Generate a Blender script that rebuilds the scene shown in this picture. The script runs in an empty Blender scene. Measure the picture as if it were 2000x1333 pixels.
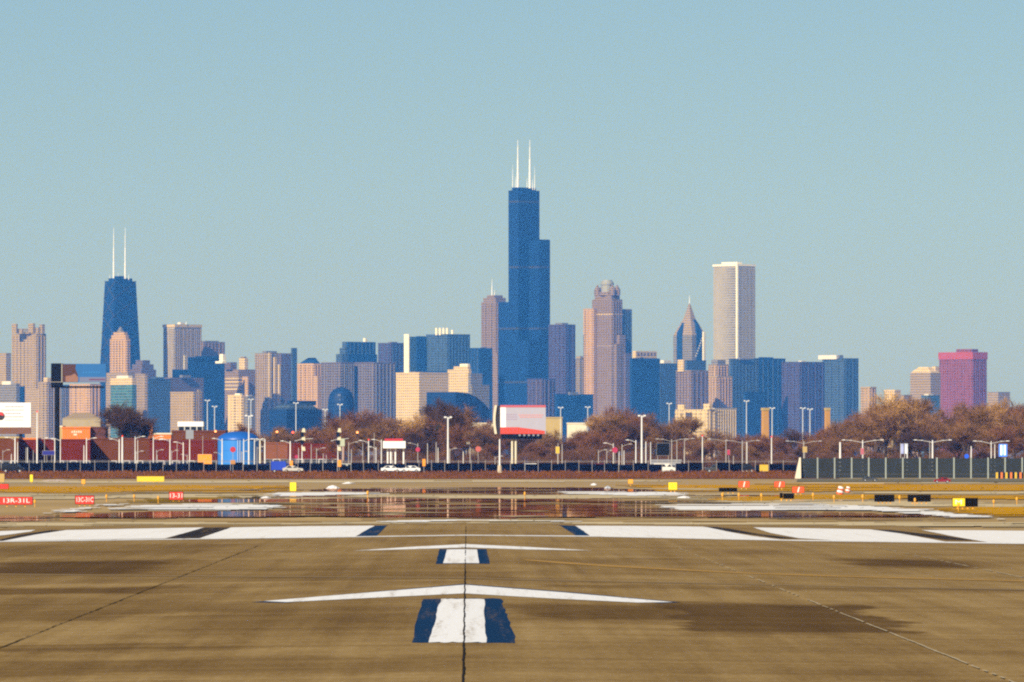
import bpy, bmesh, math, random
from mathutils import Vector, Matrix
random.seed(7)
sc = bpy.context.scene
COL = sc.collection
R = math.radians

# ------------------------------------------------------------------ camera, sky, sun, exposure
FPX = 17544.0                       # focal length in pixels of the 2000 px wide photograph
CAMZ = 2.95
TILT = math.atan(238.5 / FPX)
YAW = -0.00502
cam_d = bpy.data.cameras.new('camera')
cam_d.sensor_width = 36.0
cam_d.lens = 36.0 * FPX / 2000.0
cam_d.clip_start = 1.0
cam_d.clip_end = 60000.0
cam = bpy.data.objects.new('camera', cam_d)
COL.objects.link(cam)
cam.location = (0.05, 0.0, CAMZ)
cam.rotation_euler = (math.pi / 2 + TILT, 0, YAW)
sc.camera = cam
CAM = Vector(cam.location)
CROT = cam.rotation_euler.to_matrix()

SUN_EL, SUN_OFF = 31.0, 31.0        # elevation; degrees the sun stands left of straight behind the camera
world = bpy.data.worlds.new('World')
sc.world = world
world.use_nodes = True
wn = world.node_tree
bg = wn.nodes['Background']
sky = wn.nodes.new('ShaderNodeTexSky')
sky.sky_type = 'NISHITA'
sky.sun_disc = False
sky.sun_elevation = R(SUN_EL)
sky.sun_rotation = R(180.0 + SUN_OFF)
sky.altitude = 0.0
sky.air_density = 0.88
sky.dust_density = 0.30
sky.ozone_density = 6.2
bg.inputs['Strength'].default_value = 0.053
wn.links.new(sky.outputs['Color'], bg.inputs['Color'])

sun_d = bpy.data.lights.new('sun', 'SUN')
sun_d.energy = 4.9
sun_d.angle = R(0.5)
sun_d.color = (1.0, 0.92, 0.79)
sun = bpy.data.objects.new('sun', sun_d)
COL.objects.link(sun)
sun.rotation_euler = (R(90.0 - SUN_EL), 0, R(-SUN_OFF))
sun.location = (-40, -60, 60)

sc.render.engine = 'CYCLES'
world.cycles.sampling_method = 'NONE'     # a smooth sky: every light sample goes to the sun
sc.view_settings.view_transform = 'Standard'
sc.view_settings.look = 'None'
sc.view_settings.gamma = 1.0
sc.view_settings.use_curve_mapping = False
sc.view_settings.exposure = 0.5
sc.cycles.use_denoising = False
sc.cycles.max_bounces = 5
sc.cycles.volume_bounces = 1
sc.cycles.caustics_reflective = False
sc.cycles.caustics_refractive = False
sc.cycles.transparent_max_bounces = 16
sc.cycles.filter_width = 2.15

# ------------------------------------------------------------------ where a sight line meets the ground
RUNWAY_HALF = 22.9
LOW = -0.28                         # level of the ground beyond the runway end
BANK = 0.95                         # level behind the perimeter bank
CROWN = 0.012                       # cross fall of the runway


def gz(x, y):
    """height of the ground: crowned runway, a dip beyond its end, a bank at the perimeter"""
    if y >= 1930: return BANK
    if y >= 1880: return LOW + (BANK - LOW) * (y - 1880) / 50.0
    c = max(-CROWN * abs(x), LOW + 0.005)
    if y <= 430: return c
    if y >= 480: return LOW
    t = (y - 430) / 50.0
    return c * (1 - t) + LOW * t


def ray(px, py):
    d = CROT @ Vector(((px - 1000.0) / FPX, (666.5 - py) / FPX, -1.0))
    return d / d.y


def ground(px, py):
    d = ray(px, py)
    lo, hi = 20.0, 40000.0
    for _ in range(60):
        m = (lo + hi) / 2
        p = CAM + d * m
        if p.z > gz(p.x, p.y): lo = m
        else: hi = m
    return CAM + d * lo


def P(px, py, D):
    return CAM + ray(px, py) * D


def X(px, D): return P(px, 905, D).x
def Z(py, D): return P(1000, py, D).z


# ------------------------------------------------------------------ materials
MATS = {}


def nt_of(name):
    m = bpy.data.materials.new(name)
    m.use_nodes = True
    return m, m.node_tree, m.node_tree.nodes['Principled BSDF']


def mat(name, col, rough=0.7, metal=0.0, var=0.0, scale=1.0, emit=None, es=1.0, stretch=None, spec=None):
    if name in MATS: return MATS[name]
    m, nt, b = nt_of(name)
    b.inputs['Roughness'].default_value = rough
    b.inputs['Metallic'].default_value = metal
    if spec is not None: b.inputs['Specular IOR Level'].default_value = spec
    if emit:
        b.inputs['Emission Color'].default_value = (*emit, 1)
        b.inputs['Emission Strength'].default_value = es
    if var > 0:
        tc = nt.nodes.new('ShaderNodeTexCoord')
        mp = nt.nodes.new('ShaderNodeMapping')
        if stretch: mp.inputs['Scale'].default_value = stretch
        nz = nt.nodes.new('ShaderNodeTexNoise')
        nz.inputs['Scale'].default_value = scale
        nz.inputs['Detail'].default_value = 5
        nz.inputs['Roughness'].default_value = 0.65
        mx = nt.nodes.new('ShaderNodeMix')
        mx.data_type = 'RGBA'
        mx.inputs['A'].default_value = (*[c * (1 - var) for c in col], 1)
        mx.inputs['B'].default_value = (*[min(1, c * (1 + var)) for c in col], 1)
        nt.links.new(tc.outputs['Object'], mp.inputs[0])
        nt.links.new(mp.outputs[0], nz.inputs[0])
        nt.links.new(nz.outputs['Fac'], mx.inputs['Factor'])
        nt.links.new(mx.outputs['Result'], b.inputs['Base Color'])
    else:
        b.inputs['Base Color'].default_value = (*col, 1)
    MATS[name] = m
    return m


def facade(name, wall, glass, floor=3.9, bay=3.2, fh=0.55, fw=0.6, rough=0.6, jitter=0.5, groups=0, grough=0.25):
    """wall with rows of windows: panes are darker and glossier, and differ a little from one to the next"""
    if name in MATS: return MATS[name]
    m, nt, b = nt_of(name)
    N, L = nt.nodes, nt.links

    def mth(op, a, c=None):
        n = N.new('ShaderNodeMath'); n.operation = op
        for i, v in enumerate((a, c)):
            if v is None: continue
            if isinstance(v, (int, float)): n.inputs[i].default_value = v
            else: L.new(v, n.inputs[i])
        return n.outputs[0]
    tc = N.new('ShaderNodeTexCoord'); sx = N.new('ShaderNodeSeparateXYZ')
    L.new(tc.outputs['Object'], sx.inputs[0])
    u = mth('DIVIDE', mth('ADD', sx.outputs[0], sx.outputs[1]), bay)
    v = mth('DIVIDE', sx.outputs[2], floor)
    wu = mth('LESS_THAN', mth('FRACT', u), fw)
    wv = mth('LESS_THAN', mth('FRACT', v), fh)
    mask = mth('MULTIPLY', wu, wv)
    if groups:
        mask = mth('MULTIPLY', mask, mth('LESS_THAN', mth('FRACT', mth('DIVIDE', u, groups)), 1 - 1.0 / groups))
    cmb = N.new('ShaderNodeCombineXYZ')
    L.new(mth('FLOOR', u), cmb.inputs[0]); L.new(mth('FLOOR', v), cmb.inputs[1])
    wh = N.new('ShaderNodeTexWhiteNoise'); L.new(cmb.outputs[0], wh.inputs[0])
    gm = N.new('ShaderNodeMix'); gm.data_type = 'RGBA'
    gm.inputs['A'].default_value = (*[c * (1 - jitter) for c in glass], 1)
    gm.inputs['B'].default_value = (*[min(1, c * (1 + jitter)) for c in glass], 1)
    L.new(wh.outputs['Value'], gm.inputs['Factor'])
    nz = N.new('ShaderNodeTexNoise'); nz.inputs['Scale'].default_value = 0.06; nz.inputs['Detail'].default_value = 4
    L.new(tc.outputs['Object'], nz.inputs[0])
    wm = N.new('ShaderNodeMix'); wm.data_type = 'RGBA'
    wm.inputs['A'].default_value = (*[c * 0.82 for c in wall], 1)
    wm.inputs['B'].default_value = (*[min(1, c * 1.16) for c in wall], 1)
    L.new(nz.outputs['Fac'], wm.inputs['Factor'])
    mx = N.new('ShaderNodeMix'); mx.data_type = 'RGBA'
    L.new(mask, mx.inputs['Factor']); L.new(wm.outputs['Result'], mx.inputs['A']); L.new(gm.outputs['Result'], mx.inputs['B'])
    L.new(mx.outputs['Result'], b.inputs['Base Color'])
    L.new(mth('ADD', mth('MULTIPLY', mask, grough - rough), rough), b.inputs['Roughness'])
    b.inputs['Specular IOR Level'].default_value = 0.15
    MATS[name] = m
    return m


# ------------------------------------------------------------------ mesh and object helpers
class MB:
    def __init__(s): s.v, s.f, s.m = [], [], []

    def quad(s, *pts):
        i = len(s.v); s.v += [tuple(p) for p in pts]; s.f.append(tuple(range(i, i + len(pts)))); return s

    def box(s, x0, x1, y0, y1, z0, z1):
        return s.loft([(x0, y0), (x1, y0), (x1, y1), (x0, y1)], z0, [(x0, y0), (x1, y0), (x1, y1), (x0, y1)], z1)

    def loft(s, a, z0, b, z1):
        n = len(a); i = len(s.v)
        s.v += [(p[0], p[1], z0) for p in a] + [(p[0], p[1], z1) for p in b]
        s.f += [tuple(reversed(range(i, i + n))), tuple(range(i + n, i + 2 * n))]
        s.f += [(i + k, i + (k + 1) % n, i + n + (k + 1) % n, i + n + k) for k in range(n)]
        return s

    def tube(s, p, q, r0, r1=None, n=6):
        r1 = r0 if r1 is None else r1
        p, q = Vector(p), Vector(q); d = (q - p)
        if d.length < 1e-6: return s
        d.normalize(); a = d.orthogonal().normalized(); c = d.cross(a); i = len(s.v)
        for o, r in ((p, r0), (q, r1)):
            s.v += [tuple(o + (a * math.cos(2 * math.pi * k / n) + c * math.sin(2 * math.pi * k / n)) * r) for k in range(n)]
        s.f += [(i + k, i + (k + 1) % n, i + n + (k + 1) % n, i + n + k) for k in range(n)]
        s.f += [tuple(reversed(range(i, i + n))), tuple(range(i + n, i + 2 * n))]
        return s

    def lathe(s, prof, n=16, cx=0, cy=0):
        i = len(s.v); m = len(prof)
        for r, z in prof:
            s.v += [(cx + r * math.cos(2 * math.pi * k / n), cy + r * math.sin(2 * math.pi * k / n), z) for k in range(n)]
        for j in range(m - 1):
            for k in range(n):
                s.f.append((i + j * n + k, i + j * n + (k + 1) % n, i + (j + 1) * n + (k + 1) % n, i + (j + 1) * n + k))
        s.f += [tuple(reversed(range(i, i + n))), tuple(range(i + (m - 1) * n, i + m * n))]
        return s

    def extrude_y(s, prof, y0, y1):
        """outline in x-z, carried from y0 to y1"""
        n = len(prof); i = len(s.v)
        s.v += [(x, y0, z) for x, z in prof] + [(x, y1, z) for x, z in prof]
        s.f += [tuple(range(i, i + n)), tuple(reversed(range(i + n, i + 2 * n)))]
        s.f += [(i + (k + 1) % n, i + k, i + n + k, i + n + (k + 1) % n) for k in range(n)]
        return s

    def mesh(s, name, smooth=False):
        me = bpy.data.meshes.new(name); me.from_pydata(s.v, [], s.f); me.update()
        if smooth: me.shade_smooth()
        return me

    def build(s, name, m, parent=None, smooth=False, kind=None, label=None):
        return link(name, s.mesh(name, smooth), m, parent, kind=kind, label=label)


def link(name, me, m, parent=None, loc=None, rotz=0, kind=None, label=None):
    o = bpy.data.objects.new(name, me)
    COL.objects.link(o)
    if m is not None and not me.materials: me.materials.append(m)
    if parent: o.parent = parent
    if loc: o.location = loc
    if rotz: o.rotation_euler = (0, 0, rotz)
    if kind: o['kind'] = kind
    if label: o['label'] = label
    return o


def thing(name, label, cat, loc, rotz=0, group=None):
    o = bpy.data.objects.new(name, None)
    COL.objects.link(o)
    o.empty_display_size = 0.5
    o.location = loc; o.rotation_euler = (0, 0, rotz)
    o['label'] = label; o['category'] = cat
    if group: o['group'] = group
    return o


def copy_thing(src, label, loc, rotz=0, group=None, scale=1.0):
    r = src.copy(); COL.objects.link(r)
    r.location = loc; r.rotation_euler = (0, 0, rotz); r['label'] = label
    r.scale = (scale,) * 3 if isinstance(scale, (int, float)) else scale
    if group: r['group'] = group
    for ch in src.children:
        c = ch.copy(); COL.objects.link(c); c.parent = r
        for g in ch.children:
            d = g.copy(); COL.objects.link(d); d.parent = c
    return r


def text_mesh(body, size, name='lettering'):
    cu = bpy.data.curves.new(name, 'FONT'); cu.body = body; cu.size = size
    cu.align_x = 'CENTER'; cu.align_y = 'CENTER'; cu.extrude = 0.004; cu.resolution_u = 2
    o = bpy.data.objects.new(name, cu); COL.objects.link(o)
    me = bpy.data.meshes.new_from_object(o.evaluated_get(bpy.context.evaluated_depsgraph_get()))
    bpy.data.objects.remove(o); bpy.data.curves.remove(cu)
    return me


def lettering(body, size, m, parent, loc, width=None, name='lettering', rotz=0):
    """upright lettering facing -y in its parent"""
    me = text_mesh(body, size, name)
    o = link(name, me, m, parent, loc)
    o.rotation_euler = (math.pi / 2, 0, rotz)
    if width:
        xs = [v.co.x for v in me.vertices]
        o.scale = (width / (max(xs) - min(xs)), 1, 1)
    return o
# ------------------------------------------------------------------ air: one box of pale blue haze round everything
def make_haze():
    bm = MB().box(-6200, 6200, -600, 20800, -1.6, 620)
    m = bpy.data.materials.new('haze_air'); m.use_nodes = True
    nt = m.node_tree; nt.nodes.clear()
    out = nt.nodes.new('ShaderNodeOutputMaterial')
    pv = nt.nodes.new('ShaderNodeVolumePrincipled')
    pv.inputs['Color'].default_value = HAZE_COL
    pv.inputs['Absorption Color'].default_value = (1, 1, 1, 1)
    pv.inputs['Density'].default_value = HAZE_DENS
    pv.inputs['Anisotropy'].default_value = 0.0
    nt.links.new(pv.outputs[0], out.inputs['Volume'])
    m.cycles.volume_sampling = 'DISTANCE'
    o = bm.build('haze', m); o['kind'] = 'stuff'
    o.display_type = 'WIRE'
HAZE_COL = (0.05, 0.29, 1.0, 1)
HAZE_DENS = 0.000041
make_haze()
# ------------------------------------------------------------------ ground, runway and its markings
def concrete(name, col, slab=False):
    """weathered pavement: broom streaks across, rubber streaks along, stains of their own shape"""
    m, nt, b = nt_of(name)
    N, L = nt.nodes, nt.links

    def mth(op, a, c=None, clamp=False):
        n = N.new('ShaderNodeMath'); n.operation = op; n.use_clamp = clamp
        for i, v in enumerate((a, c)):
            if v is None: continue
            if isinstance(v, (int, float)): n.inputs[i].default_value = v
            else: L.new(v, n.inputs[i])
        return n.outputs[0]
    geo = N.new('ShaderNodeNewGeometry'); sx = N.new('ShaderNodeSeparateXYZ')
    L.new(geo.outputs['Position'], sx.inputs[0])

    def noise(sx_, sy_, detail=4, rough=0.6, seed=0.0):
        mp = N.new('ShaderNodeMapping'); mp.inputs['Scale'].default_value = (sx_, sy_, 1); mp.inputs['Location'].default_value = (seed, seed * 2.3, seed)
        nz = N.new('ShaderNodeTexNoise'); nz.inputs['Scale'].default_value = 1.0
        nz.inputs['Detail'].default_value = detail; nz.inputs['Roughness'].default_value = rough
        L.new(geo.outputs['Position'], mp.inputs[0]); L.new(mp.outputs[0], nz.inputs[0])
        return nz.outputs['Fac']
    big = noise(0.22, 0.05, 5, 0.6)            # broad blotches
    cross = noise(0.5, 0.16, 5, 0.7, 3.1)
    lane = noise(1.9, 0.015, 3, 0.6, 7.7)      # tyre lanes running up the runway
    fine = noise(9.0, 1.6, 6, 0.75, 1.3)
    grit = noise(40.0, 5.0, 4, 0.8, 5.3)
    bandn = noise(0.07, 0.55, 5, 0.7, 2.2)     # cross streaks where taxiing wheels crossed the runway
    f = mth('ADD', mth('MULTIPLY', big, 0.40), mth('MULTIPLY', cross, 0.30))
    f = mth('ADD', f, mth('MULTIPLY', lane, 0.28))
    f = mth('ADD', f, mth('MULTIPLY', fine, 0.42))
    f = mth('ADD', f, mth('MULTIPLY', grit, 0.30))
    f = mth('ADD', f, mth('MULTIPLY', bandn, 0.46))      # about 1.08 in the middle
    f = mth('ADD', mth('MULTIPLY', mth('SUBTRACT', f, 1.08), 2.25), 1.0)
    f = mth('MAXIMUM', f, 0.3)
    oi = N.new('ShaderNodeObjectInfo')
    f = mth('MULTIPLY', f, mth('ADD', mth('MULTIPLY', oi.outputs['Random'], 0.13 if slab else 0.0), 0.935 if slab else 1.0))

    def soft(v, a, c, e):
        r1 = N.new('ShaderNodeMapRange'); r1.interpolation_type = 'SMOOTHSTEP'
        L.new(v, r1.inputs[0]); r1.inputs[1].default_value = a - e; r1.inputs[2].default_value = a + e
        r2 = N.new('ShaderNodeMapRange'); r2.interpolation_type = 'SMOOTHSTEP'
        L.new(v, r2.inputs[0]); r2.inputs[1].default_value = c - e; r2.inputs[2].default_value = c + e
        r2.inputs[3].default_value = 1; r2.inputs[4].default_value = 0
        return mth('MULTIPLY', r1.outputs[0], r2.outputs[0])
    wob = mth('MULTIPLY', mth('SUBTRACT', noise(0.5, 0.12, 4, 0.6, 9.0), 0.5), 3.0)
    xw = mth('ADD', sx.outputs[0], wob); yw = mth('ADD', sx.outputs[1], mth('MULTIPLY', wob, 4.0))
    for (xa, ya, xb, yb, k, ex, ey) in STAINS:
        p, q = ground(xa, ya), ground(xb, yb)
        yy0, yy1 = min(p.y, q.y), max(p.y, q.y)
        ym = (yy0 + yy1) / 2
        x0 = CAM.x + ray(xa, 905).x * ym; x1 = CAM.x + ray(xb, 905).x * ym
        msk = mth('MULTIPLY', soft(xw, min(x0, x1), max(x0, x1), ex), soft(yw, yy0, yy1, ey))
        f = mth('MULTIPLY', f, mth('SUBTRACT', 1.0, mth('MULTIPLY', msk, k)))
    cc = N.new('ShaderNodeCombineColor')          # dirt is browner than clean concrete
    for k_, (c_, e_) in enumerate(zip(col, (0.95, 1.12, 1.5))):
        L.new(mth('MULTIPLY', mth('POWER', f, e_), c_), cc.inputs[k_])
    L.new(cc.outputs[0], b.inputs['Base Color'])
    b.inputs['Roughness'].default_value = 0.85
    b.inputs['Specular IOR Level'].default_value = 0.05
    bp = N.new('ShaderNodeBump'); bp.inputs['Strength'].default_value = 0.25; bp.inputs['Distance'].default_value = 0.01
    L.new(fine, bp.inputs['Height']); L.new(bp.outputs[0], b.inputs['Normal'])
    MATS[name] = m
    return m


MIRAGE_R = 0.02
STAINS = [(-60, 1098, 330, 1121, 0.66, 1.2, 5), (1310, 1178, 1735, 1241, 0.60, 0.25, 4), (1650, 1091, 1900, 1110, 0.6, 1.0, 5),
          (-60, 1150, 300, 1159, 0.52, 0.8, 2.5), (340, 1182, 800, 1236, 0.32, 0.8, 6), (985, 1178, 1310, 1214, 0.5, 0.5, 3),
          (-60, 1201, 260, 1214, 0.40, 0.6, 2.5), (230, 1149, 480, 1158, 0.25, 0.6, 2), (990, 1090, 1200, 1106, 0.28, 0.8, 5),
          (-60, 1262, 520, 1270, 0.30, 0.8, 1.0), (-60, 1290, 900, 1312, 0.30, 0.8, 2), (-60, 1068, 480, 1084, 0.25, 1.5, 6), (-60, 1170, 420, 1196, 0.30, 1.2, 3), (300, 1098, 900, 1118, 0.2, 1.5, 6), (1400, 1074, 1560, 1084, 0.2, 0.8, 5),
          (1500, 1226, 2060, 1232, 0.18, 0.8, 1.2), (1060, 1147, 2060, 1153, 0.28, 0.5, 0.8), (-60, 1128, 1000, 1133, 0.22, 0.5, 1.0)]
def worn(name, col, under, lo, hi):
    """road paint rubbed through to the pavement in specks and along the tyre lanes"""
    m, nt, b = nt_of(name); N, L = nt.nodes, nt.links
    geo = N.new('ShaderNodeNewGeometry')

    def nz(sx_, sy_, det, rg):
        mp = N.new('ShaderNodeMapping'); mp.inputs['Scale'].default_value = (sx_, sy_, 1)
        n = N.new('ShaderNodeTexNoise'); n.inputs['Scale'].default_value = 1.0; n.inputs['Detail'].default_value = det; n.inputs['Roughness'].default_value = rg
        L.new(geo.outputs['Position'], mp.inputs[0]); L.new(mp.outputs[0], n.inputs[0]); return n.outputs['Fac']
    ad = N.new('ShaderNodeMath'); ad.operation = 'ADD'
    m1 = N.new('ShaderNodeMath'); m1.operation = 'MULTIPLY'; m1.inputs[1].default_value = 0.62; L.new(nz(11, 1.3, 6, .75), m1.inputs[0])
    m2 = N.new('ShaderNodeMath'); m2.operation = 'MULTIPLY'; m2.inputs[1].default_value = 0.48; L.new(nz(3.2, .05, 4, .6), m2.inputs[0])
    L.new(m1.outputs[0], ad.inputs[0]); L.new(m2.outputs[0], ad.inputs[1])
    r = N.new('ShaderNodeMapRange'); r.inputs[1].default_value = lo; r.inputs[2].default_value = hi; L.new(ad.outputs[0], r.inputs[0])
    mx = N.new('ShaderNodeMix'); mx.data_type = 'RGBA'; mx.inputs['A'].default_value = (*col, 1); mx.inputs['B'].default_value = (*under, 1)
    L.new(r.outputs[0], mx.inputs['Factor']); L.new(mx.outputs['Result'], b.inputs['Base Color'])
    b.inputs['Roughness'].default_value = 0.75; b.inputs['Specular IOR Level'].default_value = 0.05
    MATS[name] = m
    return m


CONC = (0.246, 0.156, 0.054)
M_SLAB = concrete('slab_concrete', CONC, True)
M_CONC = concrete('pavement_concrete', CONC)
M_SOIL = mat('dry_soil', (0.36, 0.25, 0.115), 0.95, var=0.45, scale=0.05, stretch=(1, 0.25, 1), spec=0.0)
M_TAXI = mat('taxiway_concrete', (0.50, 0.40, 0.235), 0.9, var=0.25, scale=0.06, stretch=(1, 0.2, 1), spec=0.0)
M_GRASS = mat('dormant_grass', (0.46, 0.235, 0.014), 0.95, var=0.35, scale=0.12, stretch=(1, 0.3, 1), spec=0.0)
M_GRASS2 = mat('dull_grass', (0.26, 0.16, 0.02), 0.95, var=0.4, scale=0.12, stretch=(1, 0.3, 1), spec=0.0)
M_BANK = mat('bank_soil', (0.15, 0.050, 0.012), 0.95, var=0.6, scale=0.25, stretch=(1, 0.4, 1), spec=0.0)
M_ROAD = mat('road_asphalt', (0.05, 0.048, 0.045), 0.9, var=0.2, scale=0.4, spec=0.0)
M_WHITE = worn('white_marking', (0.78, 0.765, 0.73), CONC, 0.575, 0.76)
M_WHITE_OLD = mat('old_'+'white_marking', (0.82, 0.79, 0.74), 0.6, var=0.14, scale=1.3, stretch=(1.5, 0.25, 1), spec=0.1)
M_WHITE2 = worn('far_white_marking', (0.77, 0.745, 0.70), (0.42, 0.33, 0.20), 0.58, 0.86)
M_NAVY = worn('dark_border_paint', (0.004, 0.028, 0.080), CONC, 0.58, 0.82)
M_NAVY_OLD = mat('old_'+'dark_border_paint', (0.004, 0.028, 0.085), 0.6, var=0.6, scale=1.1, stretch=(3, 0.2, 1), spec=0.05)
M_YEL = mat('yellow_marking', (0.36, 0.19, 0.012), 0.7, var=0.4, scale=0.5, stretch=(1, 0.3, 1))
M_YELOLD = mat('worn_yellow_marking', (0.21, 0.125, 0.03), 0.8, var=0.4, scale=0.5, stretch=(0.4, 0.3, 1))
M_TAR = mat('joint_tar', (0.02, 0.014, 0.010), 0.8, spec=0.05)
M_PALE = mat('pale_joint_filler', (0.42, 0.33, 0.19), 0.9, var=0.4, scale=0.4)


def strip_mesh(xs, ys, lift):
    mb = MB(); nx = len(xs)
    mb.v = [(x, y, gz(x, y) + lift) for y in ys for x in xs]
    mb.f = [(j * nx + i, j * nx + i + 1, (j + 1) * nx + i + 1, (j + 1) * nx + i) for j in range(len(ys) - 1) for i in range(nx - 1)]
    return mb


xs_g = [-6000, -400, -120, -60, -22.9, -11, 0, 11, 22.9, 60, 120, 400, 6000]
ys_g = [-400, 60, 430] + [430 + 2.5 * k for k in range(1, 21)] + [700, 1200, 1880, 1930, 2600, 6000, 12000, 20500]
strip_mesh(xs_g, ys_g, -0.05).build('ground', M_SOIL, kind='structure')

# runway: slabs one by one as far as they can be told apart, then one sheet
runway = bpy.data.objects.new('runway', None); COL.objects.link(runway); runway['kind'] = 'structure'
LANE, ROW = 7.62, 7.62
strip_mesh([-22.9, -11, 0, 11, 22.9], [60, 320], -0.012).build('joint_bed', M_TAR, runway)
sm = MB()
w, l, c = LANE / 2 - 0.007, ROW / 2 - 0.006, 0.008
sm.loft([(-w, -l), (w, -l), (w, l), (-w, l)], -0.011, [(-w, -l), (w, -l), (w, l), (-w, l)], -c)
sm.loft([(-w, -l), (w, -l), (w, l), (-w, l)], -c, [(-w + c, -l + c), (w - c, -l + c), (w - c, l - c), (-w + c, l - c)], 0.0)
sm.f = [f for i, f in enumerate(sm.f) if i not in (0, 1, 6)]
slab_me = sm.mesh('slab'); slab_me.materials.append(M_SLAB)
for j in range(27):
    yc = 112.0 + ROW * (j + 0.5)
    for i in range(-3, 3):
        xc = LANE * (i + 0.5)
        if abs(xc) - LANE / 2 > 0.0572 * (yc + 6) + 0.7: continue
        o = link('slab', slab_me, None, runway)
        o.location = (xc, yc, -CROWN * abs(xc))
        o.rotation_euler = (0, math.atan(CROWN) * (1 if xc > 0 else -1), 0)
y_end = 112.0 + ROW * 27
strip_mesh([-22.9, -15.24, -7.62, 0, 7.62, 15.24, 22.9], [60, 112.0], 0.0).build('pavement', M_CONC, runway)
strip_mesh([-22.9, -15.24, -7.62, 0, 7.62, 15.24, 22.9], [y_end, 430] + [430 + 2.5 * k for k in range(1, 29)], 0.0).build('pavement', M_CONC, runway)


def flat(name, polys, m, lift, parent=None, kind=None, label=None, wav=0.0, sub=0):
    """painted or laid sheets: outlines seen in the photo put down on the ground where they lie"""
    bm = bmesh.new()
    for poly in polys:
        pts = [ground(px, py) for px, py in poly]
        if sub:
            q = []
            for a, b in zip(pts, pts[1:] + pts[:1]):
                for k in range(sub): q.append(a.lerp(b, k / sub))
            pts = q
        vs = [bm.verts.new((p.x + random.uniform(-wav, wav) * p.y * 0.0006, p.y + random.uniform(-wav, wav) * p.y * 0.012, 0)) for p in pts]
        bm.faces.new(vs)
    ymax = max(v.co.y for v in bm.verts); ymin = min(v.co.y for v in bm.verts)
    cuts = [((0, 0, 0), (1, 0, 0))]
    if ymax > 430 and ymin < 480: cuts += [((0, 430 + 5 * k, 0), (0, 1, 0)) for k in range(11)]
    if ymax > 1880: cuts += [((0, 1880, 0), (0, 1, 0)), ((0, 1930, 0), (0, 1, 0))]
    for co, no in cuts:
        bmesh.ops.bisect_plane(bm, geom=bm.verts[:] + bm.edges[:] + bm.faces[:], plane_co=co, plane_no=no)
    bmesh.ops.triangulate(bm, faces=bm.faces[:])
    for v in bm.verts: v.co.z = gz(v.co.x, v.co.y) + lift
    for f in bm.faces:
        if f.normal.z < 0: f.normal_flip()
    bm.normal_update()
    for f in bm.faces:
        if f.normal.z < 0: f.normal_flip()
    me = bpy.data.meshes.new(name); bm.to_mesh(me); bm.free()
    return link(name, me, m, parent, kind=kind, label=label)


S = 'structure'
# centre line shafts with dark borders and the arrow heads
flat('stripe_border', [[(828, 1170), (978, 1170), (990, 1200), (1008, 1257), (803, 1257)]], M_NAVY, 0.004, runway, wav=0.3, sub=9)
flat('centre_stripe', [[(861, 1171), (945, 1171), (951, 1256), (838, 1256)]], M_WHITE, 0.008, runway, wav=0.2, sub=12)
flat('stripe_border', [[(858, 1073), (950, 1073), (957, 1102), (851, 1102)]], M_NAVY, 0.004, runway, wav=0.06, sub=5)
flat('centre_stripe', [[(873, 1074), (932, 1074), (936, 1101), (866, 1101)]], M_WHITE, 0.008, runway, wav=0.06, sub=5)
flat('arrow_border', [[(490, 1177), (700, 1159), (906, 1141), (1100, 1156), (1330, 1177), (1290, 1179), (907, 1150), (560, 1178)]], M_NAVY, 0.004, runway)
flat('arrow_head', [[(515, 1175), (907, 1143), (907, 1160), (740, 1168), (560, 1177)], [(907, 1143), (1100, 1158), (1315, 1177), (1245, 1178), (1080, 1170), (907, 1160)]], M_WHITE, 0.008, runway)
flat('arrow_head', [[(690, 1076.5), (800, 1069), (910, 1063.5), (910, 1070), (800, 1073.5)], [(910, 1063.5), (1030, 1069), (1155, 1076), (1030, 1074), (910, 1070)]], M_WHITE, 0.008, runway)
# threshold line and piano keys
flat('threshold_line', [[(-20, 1059.5), (350, 1054.5), (690, 1050), (930, 1047), (1160, 1049), (1540, 1057), (2020, 1063.5), (2020, 1061), (1540, 1055), (1160, 1047.3), (930, 1045.5), (690, 1048.5), (350, 1053), (-20, 1058)]], M_WHITE, 0.010, runway)
KEYS = [[(-40, 1040), (70, 1035.5), (60, 1039), (10, 1046), (-40, 1050)], [(130, 1036), (260, 1033.5), (400, 1031), (360, 1042), (322, 1052.5), (160, 1055), (5, 1057.5), (70, 1045)],
        [(452, 1031), (600, 1028.5), (732, 1027.5), (712, 1038), (695, 1048.5), (540, 1051), (388, 1053), (420, 1042)],
        [(1122, 1027.5), (1240, 1028), (1372, 1029.5), (1420, 1039), (1470, 1048), (1535, 1056), (1340, 1052.5), (1154, 1048.5), (1140, 1038)],
        [(1470, 1031), (1600, 1033), (1700, 1035), (1760, 1043), (1850, 1059.5), (1650, 1057.5), (1560, 1052), (1505, 1042)],
        [(1800, 1036), (1900, 1036.5), (2040, 1038), (2040, 1063), (1930, 1060), (1870, 1050)]]
for k in KEYS: flat('threshold_stripe', [k], M_WHITE2, 0.012, runway, wav=0.06, sub=8)
M_DKGAP = worn('worn_dark_border', (0.022, 0.016, 0.013), CONC, 0.56, 0.76)
for g in ([(732, 1027.5), (758, 1026.5), (736, 1047), (697, 1048.5), (713, 1038)], [(1090, 1026.5), (1122, 1027.5), (1140, 1038), (1152, 1048), (1125, 1047)]):
    flat('stripe_border', [g], M_NAVY, 0.008, runway)
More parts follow.
